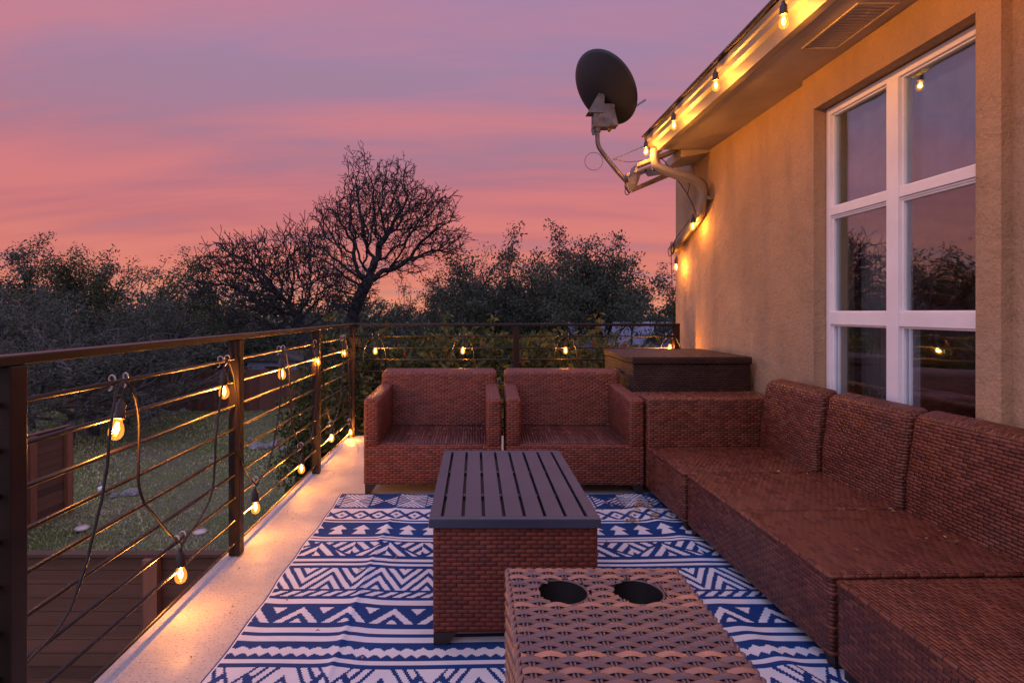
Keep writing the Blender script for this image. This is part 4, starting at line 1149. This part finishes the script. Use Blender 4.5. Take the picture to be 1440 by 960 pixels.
# ivy clump + short bushes at their feet
# leafy kinds
kinds = {}
for k_, (seed, H, spread, mat, barkm, per, cr, ls, cnt, kids) in {
    'oakA': (31, 7.2, 1.1, 'leaf_dark', 'bark', 36, .44, .070, 1, (5,5,4,3)),
    'oakB': (47, 7.2, 1.0, 'leaf_dark', 'bark', 36, .42, .070, 1, (5,4,5,3)),
    'oakC': (12, 7.2, 1.2, 'leaf_green', 'bark', 24, .42, .070, 1, (5,5,4,3)),
    'greyA': (61, 7.0, 1.15, 'leaf_grey', 'bark_grey', 30, .48, .060, 1, (6,5,5,3)),
    'greyB': (83, 7.0, 1.15, 'leaf_grey', 'bark_grey', 26, .48, .060, 1, (6,5,5,3)),
    'cedar': (91, 6.8, .8, 'leaf_green', 'bark', 34, .40, .070, 1, (6,4,4,3))}.items():
    sg, tp = skeleton(seed, H, spread, 4 if barkm == 'bark' else 5, .24, (0,0), kids if barkm == 'bark' else (6,4,4,3), up=.25, curl=.6, ratio=.66, trunk_frac=.30)
    tm_ = wood_mesh(k_+'_wood', sg, M[barkm], .010 if barkm == 'bark' else .012)
    cc = [p for p, l in tp]
    rg_ = random.Random(seed)
    if barkm != 'bark': cc = [p for p in cc if rg_.random() < .45]
    cc2 = []
    if barkm == 'bark':
        for pts_, rad_, lev_ in sg:
            if lev_ >= 2: cc2 += [p for p in pts_[1:-1:2]]
    fm_ = foliage_mesh(k_+'_leaf', cc + cc2, per, cr, ls, M[mat], seed)
    kinds[k_] = (tm_, fm_)
T = [  # px, Y, kind, top y, width factor, label
    (40, 20, 'greyA', 345, 1.15, 'tangled grey branched oak at the left edge above the rail', 'grey oaks at the left'),
    (130, 19, 'greyB', 352, 1.1, 'tangled grey oak second from the left edge, behind the railing', 'grey oaks at the left'),
    (215, 23, 'greyA', 368, 1.05, 'tangled grey oak between the left green tops and the bare trees', 'grey oaks at the left'),
    (-60, 22, 'greyB', 335, 1.2, 'grey oak mostly outside the left edge', 'grey oaks at the left'),
    (5, 16.5, 'greyA', 440, 1.7, 'low tangle of grey twigs hanging over the far fence at the left edge', 'grey oaks at the left'),
    (95, 17.2, 'greyB', 452, 1.7, 'low tangle of grey twigs above the side fence panel', 'grey oaks at the left'),
    (175, 21, 'greyA', 440, 1.5, 'low grey bushy oak in front of the far fence', 'grey oaks at the left'),
    (262, 25.5, 'oakC', 425, 1.5, 'low green bushy oak behind the far fence, near the bare tree', 'grey oaks at the left'),
    (95, 27, 'oakC', 332, 1.0, 'green topped tree rising behind the left grey oaks', 'leafy trees at the left'),
    (195, 29, 'cedar', 330, 1.0, 'dark pointed tree top behind the grey oaks at left', 'leafy trees at the left'),
    (20, 29, 'oakA', 330, 1.0, 'dark leafy tree in the far left corner', 'leafy trees at the left'),
    (285, 29, 'oakC', 408, 1.2, 'low dull green tree sloping down before the bare trees', 'leafy trees at the left'),
    (345, 30, 'oakB', 436, 1.2, 'low dark tree under the smaller bare tree crown', 'leafy trees at the left'),
    (420, 31, 'oakA', 432, 1.2, 'low dark tree between the two bare tree trunks', 'leafy trees at the left'),
    (545, 31, 'oakB', 418, 1.1, 'low dark tree right of the tallest bare trunk', 'leafy trees at the left'),
    (610, 27, 'greyB', 375, 1.1, 'thin grey tree just right of the tallest bare tree', 'leafy trees at the right'),
    (672, 26, 'greyA', 335, .95, 'wispy grey green tree left in the right hand row', 'leafy trees at the right'),
    (735, 25, 'oakA', 326, .95, 'dark leafy oak with two top tufts above the second armchair', 'leafy trees at the right'),
    (820, 24, 'oakB', 326, .95, 'dense dark oak below the satellite dish pole', 'leafy trees at the right'),
    (890, 21, 'oakA', 335, .95, 'dark oak reaching toward the house corner', 'leafy trees at the right'),
    (965, 24, 'oakC', 385, 1.0, 'dark green tree half hidden by the house corner', 'leafy trees at the right'),
    (770, 30, 'oakC', 352, 1.2, 'green tree filling behind the dense oaks', 'leafy trees at the right'),
    (640, 31, 'oakB', 385, 1.2, 'dark tree behind the wispy grey one', 'leafy trees at the right'),
    (865, 31, 'oakB', 360, 1.2, 'rear dark tree between the right oaks', 'leafy trees at the right'),
]
for i, (px, Y, k_, ty, wf, lab, grp) in enumerate(T):
    loc = gloc(px, Y); h = HC + (VY-ty)*Y/FP - loc[2]; s_ = h/7.2
    tree_thing('oak_tree' if k_ != 'cedar' else 'juniper_tree', lab, 'tree', loc, i*2.399, (s_*wf, s_*wf, s_), kinds[k_][0], kinds[k_][1], grp)
# far woods
cw = []
rw = random.Random(4)
for i in range(2600):
    X_ = rw.uniform(-75, 60); Y_ = rw.uniform(46, 60); top = 5.2 + 1.0*math.sin(X_*.21)+.8*math.sin(X_*.57+1)
    cw.append((X_, Y_, rw.uniform(.2, top)))
fw = foliage_mesh('far_woods', [(a, b_, c_+GZ) for a, b_, c_ in cw], 26, 1.5, .26, M['leaf_dark'], 9)
o = bpy.data.objects.new('far_woods', fw); C.objects.link(o); tag(o, 'dark far wood closing the horizon behind the yard', 'woods', kind='stuff')
# (dense brush behind the far fence)
# undergrowth in front of far woods
cw = []
for i in range(1300):
    X_ = rw.uniform(-30, 14); Y_ = rw.uniform(25.5, 33); cw.append((X_, Y_, GZ+rw.uniform(.1, (3.6 if X_ < -6 else 2.8)+.6*math.sin(X_*.7))))
fw = foliage_mesh('undergrowth', cw, 34, .8, .11, M['leaf_dark'], 10)
o = bpy.data.objects.new('undergrowth', fw); C.objects.link(o); tag(o, 'dark undergrowth below the trees beyond the lawn', 'undergrowth', kind='stuff')

# shrubs close behind the far railing
def shrub_mesh(seed, H, W_):
    rg_ = random.Random(seed); g = MB(); cen = []
    for i in range(26):
        a = rg_.uniform(0, 6.28); top = Vector((math.cos(a)*W_*rg_.uniform(.2,1), math.sin(a)*W_*.8*rg_.uniform(.2,1), H*rg_.uniform(.72,1)))
        P = smooth_path([Vector((math.cos(a)*.12, math.sin(a)*.12, 0)), top*.35+Vector((rg_.gauss(0,.1),rg_.gauss(0,.1),H*.1)), top*.7+Vector((rg_.gauss(0,.1),rg_.gauss(0,.1),H*.05)), top], 4)
        g.tube(P, [.022*(1-.8*j/len(P)) for j in range(len(P))], 5, False)
        for p in P[4:]:
            for _ in range(3): cen.append(tuple(p + Vector((rg_.gauss(0,.16), rg_.gauss(0,.16), rg_.gauss(0,.10)))))
    o = g.build('shrub_wood', M['bark'], smooth=True, fixn=False); me = o.data; bpy.data.objects.remove(o)
    return me, foliage_mesh('shrub_leaf', cen, 16, .17, .052, M['leaf_shrub'], seed)
sm = [shrub_mesh(5, 4.1, .85), shrub_mesh(6, 4.1, .9)]
for i, (px, Y, ty, lab) in enumerate([(520, 7.0, 452, 'leafy shrub with red tinted leaves behind the railing corner'), (600, 7.3, 450, 'leafy shrub behind the first armchair and railing'), (675, 7.0, 455, 'leafy shrub behind the gap between the armchairs'),
        (755, 6.9, 452, 'yellow green leafy shrub just right of the middle railing post'), (825, 7.3, 453, 'leafy shrub behind the second armchair top'), (440, 8.6, 505, 'low leafy shrub beyond the last left railing bay'), (640, 8.6, 448, 'rear leafy shrub seen over the first armchair'), (730, 8.8, 450, 'rear leafy shrub beyond the middle post'), (880, 8.8, 475, 'low leafy shrub before the neighbouring roof')]):
    loc = ((px-VX)*Y/FP, Y, GZ); h = HC+(VY-ty-5)*Y/FP-GZ; s_ = h/4.2
    r = empty('shrub', loc, i*1.7); r.scale = (s_*.9, s_*.9, s_); tag(r, lab, 'shrub', 'leafy shrubs behind the far railing')
    a, b_ = sm[i % 2]
    for nm, me_ in (('stems', a), ('leaves', b_)):
        q_ = bpy.data.objects.new(nm, me_); C.objects.link(q_); q_.parent = r

# grass tufts over the near part of the lawn
rg = np.random.default_rng(3)
n_ = 60000
Yg = 6.2 + (rg.random(n_)**1.5)*20; Xg = -rg.random(n_)*Yg*.85 - 1.0
Zg = np.array([gz(a, b_) for a, b_ in zip(Xg, Yg)])
a = rg.uniform(0, 6.28, n_); hgt = rg.uniform(.015,.05,n_)*(1+Yg*.02); w_ = .012*(Yg/8)
V = np.stack([np.stack([Xg-w_*np.cos(a), Yg-w_*np.sin(a), Zg-.01], -1), np.stack([Xg+w_*np.cos(a), Yg+w_*np.sin(a), Zg-.01], -1), np.stack([Xg+rg.normal(0,.03,n_), Yg+rg.normal(0,.03,n_), Zg+hgt], -1)], 1).reshape(-1,3)
me = bpy.data.meshes.new('grass'); me.vertices.add(n_*3); me.vertices.foreach_set('co', V.ravel().astype(np.float32))
me.loops.add(n_*3); me.loops.foreach_set('vertex_index', np.arange(n_*3, dtype=np.int32))
me.polygons.add(n_); me.polygons.foreach_set('loop_start', (np.arange(n_)*3).astype(np.int32)); me.polygons.foreach_set('loop_total', np.full(n_,3,np.int32)); me.update(calc_edges=True)
at_ = me.attributes.new('tint','FLOAT','FACE'); at_.data.foreach_set('value', (rg.random(n_)*.9).astype(np.float32))
M['grass'] = leafmat('grass_blade', [(.20,.26,.075), (.36,.38,.14), (.56,.50,.30)], .2, .5)
me.materials.append(M['grass']); o = bpy.data.objects.new('grass', me); C.objects.link(o); tag(o, 'short patchy grass on the lawn', 'grass', kind='stuff')
